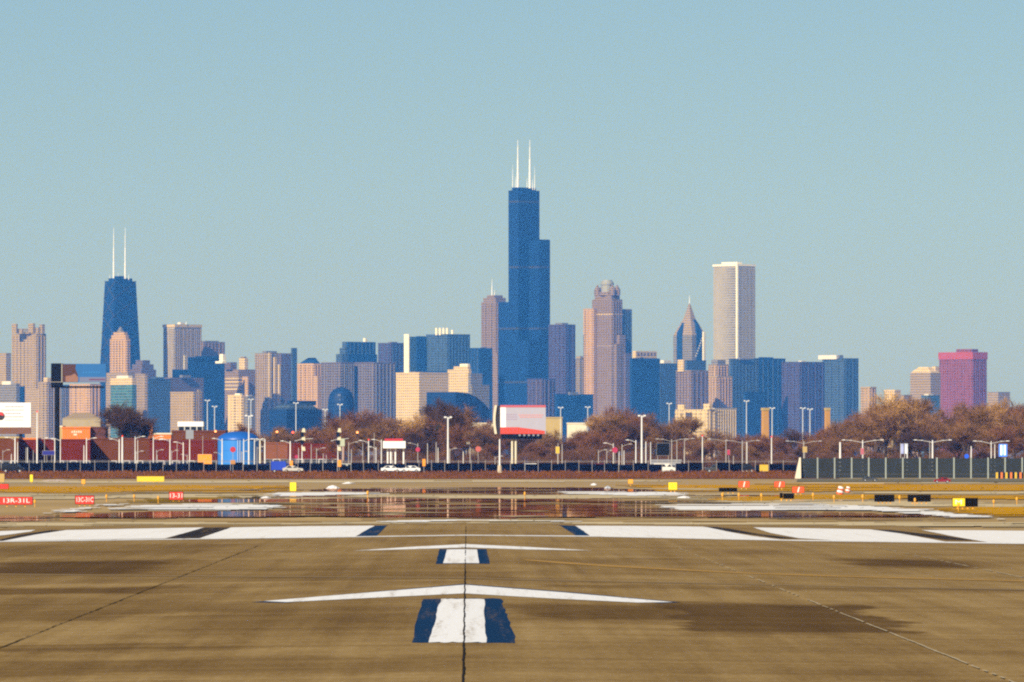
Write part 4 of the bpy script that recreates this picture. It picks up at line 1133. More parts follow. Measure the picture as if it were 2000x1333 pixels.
low('pale_house', 'low tan house under the pale long house', 915, 970, 866, 2330, mat('dull_tan_siding', (.30, .235, .16), .85, var=.25, scale=.4), 12, 5, 3.0)
low('pale_house', 'low tan house half hidden by brown trees right of the conifers', 800, 872, 868, 2340, mat('dull_tan_siding', (.3, .2, .1), .85), 12, 6, 3.0)
low('pale_house', 'small pale house between bare trees right of the red and white billboard', 1108, 1146, 826, 2700, M_CREAM, 12, 2, 8)
low('garage', 'long low grey garage behind the black square sign', 1272, 1330, 898, 2130, M_GREYP, 8, 3, 1.6)
# chimneys
for px0, px1, tp, D, lab in ((1488, 1501, 797, 2700, 'square tan brick chimney before the dark blue slab'), (1611, 1621, 797, 2700, 'square tan brick chimney before the blue grey glass block')):
    xa, xb = X(px0, D), X(px1, D); w = (xb - xa) / 2; H = Z(tp, D) - BANK
    t = thing('brick_chimney', lab, 'chimney', ((xa + xb) / 2, D, BANK), R(20), 'square brick chimneys among the trees')
    MB().loft([(-w, -w), (w, -w), (w, w), (-w, w)], 0, [(-w * .85, -w * .85), (w * .85, -w * .85), (w * .85, w * .85), (-w * .85, w * .85)], H - .8).build('stack', mat('tan_brick', (.46, .24, .07), .9, var=.2, scale=.6), t)
    MB().box(-w, w, -w, w, H - .8, H).build('cap', M_TANW, t)
# blue tank
D = 2110; xa, xb = X(424, D), X(505, D); r = (xb - xa) / 2
t = thing('storage_tank', 'round bright blue tank with a low domed top', 'tank', ((xa + xb) / 2, D + r, BANK))
H = Z(860, D) - BANK; Ht = Z(843, D) - BANK
M_TANK = mat('blue_tank_paint', (0.030, 0.19, 0.56), 0.35, var=0.12, scale=0.3)
MB().lathe([(r, 0), (r, H)], 36).build('shell', M_TANK, t, smooth=False)
MB().lathe([(r + .12, H), (r + .12, H + .15), (r * .93, H + (Ht - H) * .42), (r * .7, H + (Ht - H) * .76), (r * .4, H + (Ht - H) * .95), (.05, Ht)], 36).build('dome', mat('blue_dome_paint', (0.012, 0.10, 0.40), 0.4), t, smooth=True)
mb = MB()
for z_ in (H * .33, H * .66): mb.lathe([(r + .003, z_), (r + .06, z_ + .02), (r + .06, z_ + .1), (r + .003, z_ + .12)], 36)
mb.build('seam_ring', M_TANK, t)
MB().tube((0, -r - .3, 0), (0, -r - .3, H), .05).tube((.5, -r - .3, 0), (.5, -r - .3, H), .05).build('ladder', M_STEEL, t)
# fuel station canopy with red stripe
D = 2120; xa, xb = X(748, D), X(792, D); w = (xb - xa) / 2
t = thing('fuel_canopy', 'white fuel station canopy with a red top edge on white columns', 'canopy', ((xa + xb) / 2, D, BANK))
z0, z1, z2 = Z(876, D) - BANK, Z(862, D) - BANK, Z(857, D) - BANK
MB().box(-w, w, 0, 8, z0, z1).build('fascia', M_WHITEP, t); MB().box(-w + .4, w - .6, -.06, 8.06, z1 + .003, z2).build('stripe', M_REDP, t)
for px in (757, 763, 772, 788): MB().box(X(px, D) - t.location.x - .17, X(px, D) - t.location.x + .17, 1.2, 1.55, 0, z0).build('column', M_WHITEP, t)
# gas price style red and white box under the left of the canopy is a small wall sign, left plain

# ---- billboards
def board(name, label, x0, x1, y0, y1, D, posts, post_w, turn=0.0, thick=1.4):
    xa, xb = X(x0, D), X(x1, D); w = (xb - xa) / 2
    t = thing(name, label, 'billboard', ((xa + xb) / 2, D, BANK), turn)
    z0, z1 = Z(y1, D) - BANK, Z(y0, D) - BANK
    for p in posts: MB().tube((X(p, D) - t.location.x, thick / 2, 0), (X(p, D) - t.location.x, thick / 2, z0), post_w, None, 12).build('post', M_DARK, t)
    return t, w, z0, z1


# white advert at the left edge
t, w, z0, z1 = board('billboard', 'white billboard with dark text lines and a red black disc at the left edge', -60, 60, 787, 835, 2300, (-10, 40), .35)
MB().box(-w, w, 0, 1.0, z0, z1).build('panel', M_WHITEP, t)
MB().box(-w, w, -.5, 1.4, z0 - 1.7, z0 - .05).build('catwalk', mat('rusty_frame', (.16, .07, .04), .9), t)
M_INK = mat('grey_ink', (.16, .15, .18), .8); M_PINK = mat('faded_pink_ink', (.55, .25, .24), .8)
D = 2300; u_ = D / FPX; rdi = random.Random(9)
for row in range(5):
    mb = MB(); zz = z1 - (7 + 6.6 * row) * u_; x_ = (10 if row != 1 else 2) * u_; xe = (46 - 5 * (row == 2)) * u_
    while x_ < xe:
        ln = rdi.uniform(2.2, 5.0) * u_; hh = (1.5 if row < 4 else 1.1) * u_; mb.box(x_, min(x_ + ln, xe), -.03, -.003, zz - hh, zz); x_ += ln + .8 * u_
    mb.build('text_line', M_INK, t, kind='stuff')
cxd = X(1, D) - t.location.x; czd = Z(813, D) - BANK; rr = 8.0 * u_
mb = MB(); n = 20
ptsd = [(cxd + rr * math.cos(2 * math.pi * k / n), czd + rr * math.sin(2 * math.pi * k / n)) for k in range(n)]
mb.extrude_y(ptsd, -.10, -.003); mb.build('disc', mat('black_disc', (.02, .012, .012), .6), t)
mb = MB(); pts2 = [(cxd + rr * .78 * math.cos(math.pi * k / 12 - .2), czd + .2 + rr * .72 * math.sin(math.pi * k / 12 - .2)) for k in range(13)]
mb.extrude_y(pts2, -.14, -.103); mb.build('disc_mark', mat('disc_red', (.55, .03, .015), .6), t)
# tall dark framed board with a picture of a head beside blue
t, w, z0, z1 = board('billboard', 'tall billboard on one black post with a head beside a blue field', 122, 207, 711, 747, 2080, (111.5,), 0.58)
M_BBLUE = mat('print_blue', (.004, .105, .32), .6, var=.15, scale=.4)
MB().box(-w, w, 0, 2.2, z0, z1).build('panel', M_BBLUE, t)
D = 2080; u_ = D / FPX; xl = -w
MB().extrude_y([(xl + .02, z0 + .05), (xl + 29 * u_, z0 + .05), (xl + 30 * u_, z0 + 14 * u_), (xl + 25 * u_, z0 + 26 * u_), (xl + 26 * u_, z1 - .1), (xl + .02, z1 - .1)], -.03, -.003).build('print_hair', mat('print_brown', (.055, .014, .012), .7), t)
MB().extrude_y([(xl + 6 * u_, z0 + .06), (xl + 30 * u_, z0 + .06), (xl + 31 * u_, z0 + 9 * u_), (xl + 24 * u_, z0 + 17 * u_), (xl + 16 * u_, z0 + 13 * u_), (xl + 6 * u_, z0 + 12 * u_)], -.06, -.033).build('print_face', mat('print_skin', (.24, .11, .07), .7), t)
MB().box(xl + 33 * u_, w - .05, -.03, -.003, z0 + .05, z0 + 10 * u_).build('print_band', mat('print_haze', (.13, .15, .25), .7), t)
MB().box(xl + 52 * u_, w - 2 * u_, -.05, -.033, z0 + 4 * u_, z0 + 6.5 * u_).build('text_line', mat('print_plum', (.12, .03, .08), .7), t, kind='stuff')
mb = MB(); [mb.box(xl + 40 * u_ + 5 * u_ * k, xl + 43.5 * u_ + 5 * u_ * k, -.05, -.003, z1 - 19 * u_, z1 - 15.5 * u_) for k in range(7)]
mb.build('text_line', mat('print_light_blue', (.015, .15, .40), .7), t, kind='stuff')
xf = X(99.5, 2080) - t.location.x
MB().box(xf, -w - .003, -.1, 2.6, z0 - .9, z1 + .1).build('end_cabinet', mat('navy_metal', (.003, .004, .010), .6, spec=0.1), t)
MB().box(xf - .1, -w + .1, -.14, -.103, z0, z0 + .1).box(-w - .25, -w - .05, -.18, -.104, z0, z1).build('frame_edge', mat('pale_frame', (.35, .32, .25), .7), t)
mb = MB().box(xf, w - .5, .2, 1.9, z0 - 1.3, z0 - .905)
for k in range(9): mb.box(-w + .4 + k * 2 * (w - .4) / 9, -w + .75 + k * 2 * (w - .4) / 9, -.9, .195, z0 - 1.15, z0 - .95)
mb.build('catwalk', M_DARK, t)
# red and white board, curved left end
t, w, z0, z1 = board('billboard', 'red and white billboard on pale posts in front of the tallest tower', 977, 1066, 792, 848, 2080, (), .3)
D = 2080; u_ = D / FPX
MB().box(-w, w, 0, 1.5, z0, z1).build('panel', mat('pale_lilac_print', (.36, .34, .40), .6, var=.08, scale=.4), t)
MB().box(-w + .02, -w + 11 * u_, -.02, -.003, z0 + 13 * u_, z1 - 4 * u_).build('print_white', M_WHITEP, t)
MB().box(-w + .01, w - .01, -.05, -.023, z1 - 4 * u_, z1 + .02).build('top_stripe', mat('print_faded_red', (.46, .08, .10), .6), t)
MB().extrude_y([(-w + .01, z0), (w - 2 * u_, z0), (w - 2 * u_, z0 + 6 * u_), (w - 23 * u_, z0 + 9 * u_), (-w + 35 * u_, z0 + 13 * u_), (-w + .01, z0 + 13 * u_)], -.05, -.023).build('bottom_stripe', mat('print_red', (.55, .045, .015), .6), t)
for row, (xa_, xb_, za_, m_) in enumerate(((11, 31, 38, M_INK), (11, 31, 33.5, M_INK), (11, 30, 29, M_INK), (36, 82, 37, M_PINK), (38, 80, 33, M_PINK))):
    mb = MB(); x_ = -w + xa_ * u_
    while x_ < -w + xb_ * u_:
        ln = rdi.uniform(2.5, 5) * u_; mb.box(x_, x_ + ln, -.03, -.003, z0 + (za_ - 1.2) * u_, z0 + (za_ + 1.0) * u_); x_ += ln + 1.1 * u_
    mb.build('text_line', mat('faded_lilac_ink', (.33, .26, .36), .8) if m_ is M_INK else M_PINK, t, kind='stuff')
# the second face seen edge on at the left
mb = MB(); nn = 8
for k in range(nn):
    f0, f1 = k / nn, (k + 1) / nn; b0, b1 = math.sin(math.pi * f0) * .35, math.sin(math.pi * f1) * .35; za, zb_ = z0 + (z1 - z0) * f0, z0 + (z1 - z0) * f1
    xl = -w - 11 * u_
    mb.quad((xl - b0, -.3, za), (xl + .55 - b0, -.3, za), (xl + .55 - b1, -.3, zb_), (xl - b1, -.3, zb_)); mb.quad((xl - b0, -.3, za), (xl - b1, -.3, zb_), (xl + .5 - b1, 2.6, zb_), (xl + .5 - b0, 2.6, za))
    mb.quad((xl + .55 - b0, -.3, za), (xl + 1.0 - b0, 2.6, za), (xl + 1.0 - b1, 2.6, zb_), (xl + .55 - b1, -.3, zb_))
mb.build('end_face', M_CREAM, t)
MB().box(-w - 6.6 * u_, -w - .003, .2, 1.6, z0 - .1, z1 - .2).build('end_cabinet', mat('black_brown_metal', (.018, .010, .008), .7), t)
mb = MB().box(-w + 2 * u_, w - 7 * u_, .1, 2.2, z0 - 10 * u_, z0 - .004); mb.build('catwalk', mat('navy_metal', (.006, .008, .02), .6), t)
mb = MB()
for k in range(5): mb.box(-w + (36 + 9 * k) * u_, -w + (40 + 9 * k) * u_, -.6, .095, z0 - 4 * u_, z0 - 1 * u_)
mb.build('floodlight', M_GREYP, t)
for k, px in enumerate((1000.5, 1007.5)): MB().tube((X(px, D) - t.location.x, 1, 0), (X(px, D) - t.location.x, 1, z0 - 1.25), .26, None, 10).build('post', M_CREAM, t)
# ------------------------------------------------------------------ perimeter: fence, barrier, lamps, signals, vehicles, signs
def solid(name, col, **k): return mat(name, col, **k)


M_POLE = mat('galvanised_white_pole', (0.72, 0.70, 0.66), 0.45)
M_POLED = mat('dull_grey_pole', (0.40, 0.37, 0.34), 0.6)
M_SCREEN = mat('navy_fence_screen', (0.004, 0.004, 0.010), 0.9, var=0.6, scale=0.25, spec=0.0)
M_CONCB = mat('pale_concrete_base', (0.50, 0.40, 0.27), 0.9)
FD = 1945.0
fz = lambda py: Z(py, FD) - BANK
fence = thing('perimeter_fence', 'long dark screened fence on posts along the airport edge', 'fence', (X(700, FD), FD, BANK))
px = -24.0; fx0 = fence.location.x
pm = MB().tube((0, 0, -.3), (0, 0, fz(899)), .045, None, 6).mesh('post'); pm.materials.append(M_POLED)
rf = random.Random(12)
edges = []
while px < 1556:
    edges.append(px); px += rf.uniform(24, 29)
edges.append(1556)
for e0, e1 in zip(edges, edges[1:]):
    o = link('post', pm, None, fence, (X(e0, FD) - fx0, 0, 0))
    a, b = X(e0, FD) - fx0 + .06, X(e1, FD) - fx0 - .06; tp = fz(905 + rf.uniform(-1.5, 2.5))
    if e0 > 1240 and rf.random() < .3: continue
    MB().box(a, b, .03, .05, fz(924.5), tp if rf.random() > .2 else tp - .35).build('screen_panel', M_SCREEN, fence)
MB().tube((X(-24, FD) - fx0, 0, fz(902.5)), (X(1556, FD) - fx0, 0, fz(902.5)), .03, None, 5).build('top_rail', M_POLED, fence)
mb = MB()
for z_ in (fz(901), fz(900), fz(899.3)): mb.tube((X(-24, FD) - fx0, 0, z_), (X(1556, FD) - fx0, 0, z_), .012, None, 3)
mb.build('barbed_wire', M_POLED, fence, kind='stuff')

# blast barrier at the right: big grey panels between pale posts
BD = 1868.0
bar = thing('blast_barrier', 'tall grey panel barrier with pale posts at the right edge of the airfield', 'barrier', (X(1780, BD), BD, LOW))
M_PANEL = mat('grey_barrier_panel', (0.030, 0.034, 0.031), 0.8, var=0.3, scale=0.25, spec=0.05)
M_BPOST = mat('pale_barrier_post', (0.26, 0.29, 0.25), 0.7)
bz = lambda py: Z(py, BD) - LOW
bx = bar.location.x; pxs = [1563.5 + 33.3 * k for k in range(15)]
for k, (e0, e1) in enumerate(zip(pxs, pxs[1:])):
    a, b = X(e0, BD) - bx, X(e1, BD) - bx
    zs = [0.12 + (bz(895.5) - .12) * q / 5 for q in range(6)]
    for q in range(5):
        MB().box(a + .17, b - .17, .02, .12 + .02 * (q % 2), zs[q] + .012, zs[q + 1] - .012).build('panel', M_PANEL, bar)
    MB().box(a - .15, a + .15, -.12, .2, 0, bz(894)).build('post', M_BPOST, bar)
MB().loft([(X(1552, BD) - bx, -1.2), (X(1566, BD) - bx - .2, -1.2), (X(1566, BD) - bx - .2, .2), (X(1552, BD) - bx, .2)], 0, [(X(1561, BD) - bx, -.2), (X(1566, BD) - bx - .2, -.2), (X(1566, BD) - bx - .2, .2), (X(1561, BD) - bx, .2)], bz(894)).build('end_buttress', M_CREAM, bar)
flat('grass_verge', [[(1560, 935.5), (2040, 935.5), (2040, 941.5), (1555, 941)]], mat('olive_grass', (.13, .105, .04), .95, var=.4, scale=.2), 0.03, kind='stuff')
# striped chevron barricade in front of the barrier
D = 1800; t = thing('striped_barricade', 'yellow and black striped barricade at the right before the grey barrier', 'barricade', (X(1972, D), D, LOW))
xx = [1945 + 4.6 * k for k in range(14)]
for k in range(13):
    m_ = (mat('traffic_yellow', (.62, .40, .02), .5), M_DARK, mat('traffic_orange', (.65, .16, .02), .5), M_DARK)[k % 4]
    MB().box(X(xx[k], D) - t.location.x, X(xx[k + 1], D) - t.location.x - .02, 0, .12, Z(935, D) - LOW, Z(923, D) - LOW).build('stripe_board', m_, t)
for px in (1950, 1990): MB().box(X(px, D) - t.location.x - .06, X(px, D) - t.location.x + .06, .125, .25, 0, Z(923, D) - LOW).build('leg', M_POLED, t)


# ---- lamp posts
def lamp(px, top, D, label, kind='single', side=1, r=0.10, m=None, arm=1.6, red=False, base=False, cat='street lamp', bottom=None, name='street_lamp', group='white lamp posts along the perimeter road'):
    m = m or M_POLE
    t = thing(name, label, cat, (X(px, D), D, BANK), 0, group)
    H = Z(top, D) - BANK
    MB().tube((0, 0, 0), (0, 0, H * .5), r, r * .85, 8).tube((0, 0, H * .5), (0, 0, H), r * .85, r * .65, 8).build('pole', m, t)
    MB().box(-r * 1.7, r * 1.7, -r * 1.7, r * 1.7, 0, .25).build('base_plate', M_CONCB if base else m, t)
    if base: MB().tube((0, 0, .25), (0, 0, 1.5), r * 2.3, r * 2.0, 10).build('footing', M_CONCB, t)
    sides = {'single': (side,), 'twin': (-1, 1), 'mast': (), 'post': ()}.get(kind, (side,))
    for s_ in sides:
        mb = MB(); pr = Vector((0, 0, H - .05 - .5))
        for k in range(1, 6):
            f_ = k / 5; q = Vector((s_ * arm * f_, 0, H - .55 + .55 * math.sin(f_ * 1.5)))
            mb.tube(pr, q, .05, .045, 5); pr = q
        mb.build('arm', m, t)
        x_ = s_ * arm; mb = MB().extrude_y([(x_ - s_ * .1, H - .06), (x_ + s_ * .65, H - .02), (x_ + s_ * .7, H + .06), (x_ + s_ * .1, H + .14), (x_ - s_ * .1, H + .08)], -.17, .17)
        mb.build('lamp_head', m, t)
        if kind == 'twin' and arm > 2.5:
            x2 = s_ * arm * .62; MB().extrude_y([(x2 - s_ * .1, H - .12), (x2 + s_ * .6, H - .08), (x2 + s_ * .6, H), (x2 - s_ * .1, H + .02)], -.17, .17).build('lamp_head', m, t)
    if kind == 'mast':
        MB().box(-.75, .75, -.1, .1, H - .35, H - .2).build('cross_arm', m, t)
        for s_ in (-1, 1): MB().box(s_ * .6 - .28, s_ * .6 + .28, -.35, .05, H - .19, H + .12).build('lamp_head', m, t)
    if red: MB().lathe([(.02, H + .02), (.16, H + .06), (.18, H + .25), (.05, H + .38)], 8).build('obstruction_light', mat('red_lens', (.5, .03, .02), .3, emit=(1, .06, .03), es=.8), t)
    return t


G = 1
lamp(29.5, 855, 1990, 'thick white lamp post in front of the brown warehouse at the far left', 'single', -1, .20)
lamp(34.5, 864, 2060, 'thin pinkish white post just right of the thick far left lamp', 'post', 1, .11)
lamp(72.5, 806, 2000, 'tall white pole with a red top light right of the white billboard', 'post', 1, .19, red=True)
lamp(87, 846, 2080, 'thin dull pole left of the blue slab sign', 'post', 1, .08, M_POLED)
lamp(107, 856, 2010, 'white lamp post with an arm to the left under the black billboard post', 'single', -1, .14)
lamp(118, 857, 2030, 'plain white post right of the lamp under the black billboard post', 'single', -1, .12)
lamp(164, 870, 2050, 'short white post touching the curved arm lamp below the orange storefront', 'post', 1, .13)
lamp(169, 856, 1990, 'white lamp with a curved arm below the right of the orange storefront', 'single', 1, .15)
lamp(233, 858, 2000, 'thick white lamp post below the dark bare tree', 'single', -1, .17)
lamp(239, 854, 1965, 'thickest white pole with a red top light below the dark bare trees', 'post', 1, .25, red=True, base=True)
lamp(264, 853, 1985, 'white lamp post with a stub head left of the orange brown shop', 'single', 1, .13)
lamp(269, 860, 2050, 'thin white post close behind the stub headed lamp', 'post', 1, .09)
lamp(299.5, 853, 2000, 'white post in front of the orange brown shop', 'single', 1, .13)
lamp(332, 858, 1990, 'white lamp post at the right end of the orange brown shop', 'single', -1, .15)
lamp(346, 862, 2040, 'thin grey white post right of the orange brown shop', 'post', 1, .09, M_POLED)
lamp(358, 864, 2010, 'white post left of the grey topped lamp before the red brick warehouse', 'single', -1, .15)
t = lamp(370.5, 858, 1962, 'white pole with a square grey board at its top', 'post', 1, .14, base=True)
MB().box(-.85, .85, -.14, -.08, t_h := (Z(857, 1962) - BANK) - .1, t_h + 2.0).build('board', M_GREYP, t)
lamp(396, 852, 2080, 'thin tan post above the orange construction sign', 'post', 1, .08, M_POLED)
lamp(434, 857, 1962, 'white lamp post before the left part of the blue tank', 'single', -1, .17, base=True)
lamp(476, 858, 1962, 'white lamp post before the right part of the blue tank', 'single', 1, .15, base=True)
lamp(486, 812, 1990, 'tall white mast rising above the blue tank', 'mast', 1, .19)
lamp(497, 858, 2000, 'white lamp post with a long arm right of the tall mast', 'single', 1, .13)
lamp(508, 860, 2000, 'stout pale post at the right edge of the blue tank', 'post', 1, .26, M_CREAM)
lamp(517.5, 858, 1960, 'white lamp post with a concrete foot right of the blue tank', 'single', -1, .16, base=True)
lamp(567, 862, 2000, 'pinkish white post left of the left traffic signal mast', 'single', -1, .2)
lamp(608, 868, 2040, 'thin pale red post right of the left traffic signal mast', 'post', 1, .10, M_POLED)
lamp(681, 864, 2040, 'dull mauve post right of the right traffic signal mast', 'single', 1, .10, M_POLED)
lamp(720, 861, 1995, 'white post with a red top light left of the fuel canopy', 'single', -1, .15, red=True)
lamp(731, 846, 2100, 'thin dull post behind the lamp left of the fuel canopy', 'post', 1, .08, M_POLED)
lamp(745, 859, 1990, 'white lamp post at the left edge of the fuel canopy', 'single', -1, .14)
lamp(816, 866, 2020, 'dull pale post carrying small red and blue signs right of the fuel canopy', 'single', -1, .10, M_POLED)
lamp(852, 864, 2030, 'dull pale post among brown trees left of the tall centre mast', 'post', 1, .12, M_POLED)
lamp(875, 815, 1990, 'tall white mast left of centre below the thin dark tree', 'mast', 1, .24)
lamp(976, 858, 1895, 'white pole on a tall pale concrete foot below the red and white billboard', 'post', 1, .22, base=True)
lamp(1090, 866, 2040, 'dull post with a yellow board right of the red and white billboard', 'post', 1, .10, M_POLED)
lamp(1098, 868, 2060, 'thin tan post next to the yellow board post', 'post', 1, .12, M_POLED)
lamp(1198, 866, 2010, 'pale post carrying a round red sign right of centre', 'single', -1, .10)
lamp(1215, 868, 2020, 'dull pale post right of the round red sign', 'single', 1, .12, M_POLED)
lamp(1242, 860, 1962, 'white lamp post left of the tall mast at right of centre', 'single', -1, .16)
lamp(1253.5, 812, 1990, 'tall white mast right of centre below the wide reddish tree', 'mast', 1, .25)
lamp(1261.5, 863, 1975, 'white post just right of the tall mast right of centre', 'post', 1, .16)
lamp(1312, 858, 2010, 'dull pale lamp post right of the black square sign', 'twin', 1, .11, M_POLED, 3.0)
lamp(1337, 857, 2000, 'dull pale lamp post second right of the black square sign', 'single', 1, .10, M_POLED)
lamp(1372, 853, 2010, 'white post with a red top light between black square sign and twin arm lamp', 'post', 1, .15, red=True)
lamp(1418, 858, 1990, 'pale lamp with a long left arm, left of the first twin arm lamp', 'single', -1, .11, M_POLED, 3.4)
lamp(1450, 861, 1985, 'first twin arm lamp from the left, before the dark red wood', 'twin', 1, .14, M_POLED, 3.2)
lamp(1459, 864, 2020, 'white post right beside the first twin arm lamp', 'post', 1, .12)
lamp(1507, 855, 2000, 'white post with a red top light left of the grey barrier', 'post', 1, .16, red=True)
lamp(1570, 862, 1990, 'twin arm lamp above the left end of the grey barrier', 'twin', 1, .14, M_POLED, 3.4)
lamp(1641, 864, 1995, 'thick white post with a yellowish side board above the grey barrier', 'post', 1, .28, M_POLE)
lamp(1685, 860, 1990, 'wide twin arm lamp above the grey barrier with a pink board on its post', 'twin', 1, .17, None, 4.0)
lamp(1816, 861, 2020, 'thin post leaning close to the wide twin arm lamp with two trunks', 'post', 1, .09, M_POLED)
lamp(1821.5, 860, 1990, 'wide twin arm lamp before the dark gap in the trees', 'twin', 1, .22, None, 3.6)
lamp(1772, 872, 1985, 'short white post beside the pale flags above the grey barrier', 'post', 1, .16)
lamp(1897, 872, 1985, 'short white post beside the small blue disc', 'post', 1, .17)
lamp(1936, 862, 1990, 'rightmost twin arm lamp left of the lit blue board', 'twin', 1, .13, None, 3.4)
lamp(1943, 868, 2020, 'plain pale post beside the rightmost twin arm lamp', 'post', 1, .12)
for px, tp, D, lab in ((405, 782, 2900, 'far thin light mast before the dark blue stepped tower'), (419, 794, 2950, 'shorter far light mast right of the one before the dark blue stepped tower'), (578, 787, 2800, 'far thin light mast before the wide low blue hall'), (635, 800, 2850, 'far thin light mast left of the dark blue dome'),
                       (664, 790, 2850, 'far thin light mast before the dark blue dome'), (1095, 796, 2900, 'far thin light mast at the foot of the plum tower'), (1148, 795, 2900, 'far thin light mast left of the crowned pink tower'), (1307, 788, 2850, 'far pale cross armed mast before the blue block right of the reddish tree'), (1458, 783, 2800, 'far pale mast above the grey ribbed low block'),
                       (1508, 797, 2700, 'far cross armed mast right of the tan brick chimney'), (1568, 797, 2700, 'far cross armed mast before the purple block'), (1582, 799, 2720, 'thin far mast right of the one before the purple block'), (490, 780, 2900, 'pale far mast behind the tall mast of the blue tank')):
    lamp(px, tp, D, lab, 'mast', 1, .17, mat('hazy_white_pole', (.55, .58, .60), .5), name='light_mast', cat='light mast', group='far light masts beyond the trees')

# thin posts of the roadside clutter: nothing tells one from the next
rp = random.Random(33)
for k in range(40):
    px = rp.uniform(0, 1540) if k < 30 else rp.uniform(330, 760); D = rp.uniform(1948, 2110)
    lamp(px, rp.choice([rp.uniform(860, 880), rp.uniform(874, 892)]), D, 'thin post in the roadside clutter behind the dark fence', rp.choice(['post', 'post', 'single']), rp.choice((-1, 1)), rp.uniform(.07, .12), rp.choice((M_POLE, M_POLED, M_POLED)), rp.uniform(.7, 1.4),
         name='roadside_post', cat='post', group='thin posts in the roadside clutter')

# ---- traffic signals
M_LENS = {'red': mat('lit_red_lens', (.5, .05, .02), .3, emit=(1, .12, .05), es=1.6), 'orange': mat('lit_orange_lens', (.6, .2, .05), .3, emit=(1, .30, .10), es=1.8)}
M_SIGY = mat('pale_yellow_housing', (.62, .56, .36), .5)
for px, lab in ((590, 'left traffic signal mast with black heads before the trees'), (660, 'right traffic signal mast with black heads and pale backs')):
    D = 1975; t = thing('traffic_signal', lab, 'traffic light', (X(px, D), D, BANK), 0, 'traffic signal masts at the crossing'); u_ = D / FPX
    zz = lambda py: Z(py, D) - BANK
    MB().tube((0, 0, 0), (0, 0, zz(842)), .13, .09, 8).build('pole', M_POLE, t)
    MB().box(-.3, .3, -.3, .3, 0, .3).build('base_plate', M_CONCB, t)
    for k, (yy, hh) in enumerate(((849, 9), (864, 8))):
        h = MB().box(-.38, .38, -.42, -.14, zz(yy + hh / 2), zz(yy - hh / 2)).build('signal_head', M_DARK, t)
        MB().lathe([(.14, 0), (.16, .05), (.12, .1)], 8).build('lens', M_DARK, h).location = (0, -.45, zz(yy))
    for k, yy in enumerate((841, 857, 877)):
        MB().loft([(-.1, -.3), (.75, -.3), (.75, .1), (-.1, .1)], zz(yy + 4), [(.1, -.3), (.6, -.3), (.6, .1), (.1, .1)], zz(yy - 4)).build('signal_back', M_SIGY, t)
    mb = MB(); mb.tube((0, 0, zz(858)), (-1.6, 0, zz(862)), .05).tube((0, 0, zz(858)), (2.4, 0, zz(857)), .05); mb.build('arm', M_POLE, t)
    if px == 660:
        MB().box(.3, 1.5, -.2, .1, zz(872), zz(857)).build('cabinet', mat('pale_green_box', (.42, .44, .30), .6), t)
        MB().box(1.0, 1.35, -.1, .1, zz(900), zz(872)).build('cabinet_leg', mat('dull_pink_post', (.40, .24, .18), .7), t)
for px, py, c, lab in ((421, 843, 'orange', 'orange lit signal above the left of the blue tank'), (541, 844, 'orange', 'orange lit signal right of the blue tank'), (572, 845, 'red', 'red lit signal left of the left signal mast'), (698, 845, 'orange', 'orange lit signal right of the right signal mast')):
    D = 2050; t = thing('hanging_signal', lab, 'traffic light', (X(px, D), D, BANK), 0, 'lit traffic lights before the trees')
    z_ = Z(py, D) - BANK
    MB().tube((0, .3, 0), (0, .3, z_ + .4), .06, .05, 6).build('pole', M_BARK, t)
    h = MB().box(-.22, .22, -.12, .12, z_ - .62, z_ + .42).build('housing', M_DARK, t)
    l_ = MB().lathe([(.26, 0), (.28, .04), (.2, .12)], 12).build('lens', M_LENS[c], h); l_.location = (0, -.125, z_); l_.rotation_euler = (math.pi / 2, 0, 0)

# ---- signs on posts
def post_sign(name, label, px, top, bot, ground_py, D, wpx, m, shape='box', gz0=None, cat='sign', back=None, legs=(0,), legm=None, group=None):
    z0g = BANK if D >= 1930 else LOW
    if gz0 is not None: z0g = gz0
    t = thing(name, label, cat, (X(px, D), D, z0g), 0, group); u_ = D / FPX
    za, zb_ = Z(bot, D) - z0g, Z(top, D) - z0g; w = wpx * u_ / 2
    if shape == 'disc':
        n = 16; zc = (za + zb_) / 2; r = (zb_ - za) / 2
        MB().extrude_y([(r * math.cos(2 * math.pi * k / n), zc + r * math.sin(2 * math.pi * k / n)) for k in range(n)], -.10, -.06).build('board', m, t)
    else:
        MB().box(-w, w, -.10, -.04 if shape == 'box' else .35, za, zb_).build('board', m, t)
        if shape == 'box': MB().box(-w - .04, w + .04, -.085, -.055, za - .04, zb_ + .04).build('rim', M_POLED, t)
    for lx in legs: MB().tube((lx * w, 0, 0), (lx * w, 0, za if shape != 'disc' else zb_), .05, None, 6).build('post', legm or M_POLED, t)
    t['za'], t['zb'], t['hw'] = za, zb_, w
    return t


M_ORSIGN = mat('construction_orange', (.82, .30, .01), .5)
t = post_sign('construction_sign', 'square orange construction sign left of the blue tank', 400, 888, 909, 925, 1955, 27, M_ORSIGN, legs=(-.2, .2), legm=mat('red_stand', (.55, .08, .02), .6))
MB().box(-1.0, .1, -.3, .3, 0, .22).box(-.7, -.1, -.2, .2, .22, .8).build('stand', mat('red_stand', (.55, .08, .02), .6), t)
post_sign('street_sign', 'flat dark blue sign between two thin posts at the left', 95, 881, 889, 925, 2010, 24, mat('deep_blue_sign', (.010, .010, .20), .5), legs=(-.3, .5))
post_sign('stop_sign', 'small round red sign before the blue tank', 455, 873, 884, 925, 1960, 11, M_REDP, 'disc')
post_sign('stop_sign', 'small round red sign before the pale low house at centre', 934, 872, 883, 925, 1990, 11, mat('faded_red_sign', (.48, .10, .07), .6), 'disc')
post_sign('stop_sign', 'round crimson sign on the pale post right of centre', 1201, 874, 885, 925, 1985, 9, mat('crimson_sign', (.42, .02, .07), .5), 'disc')
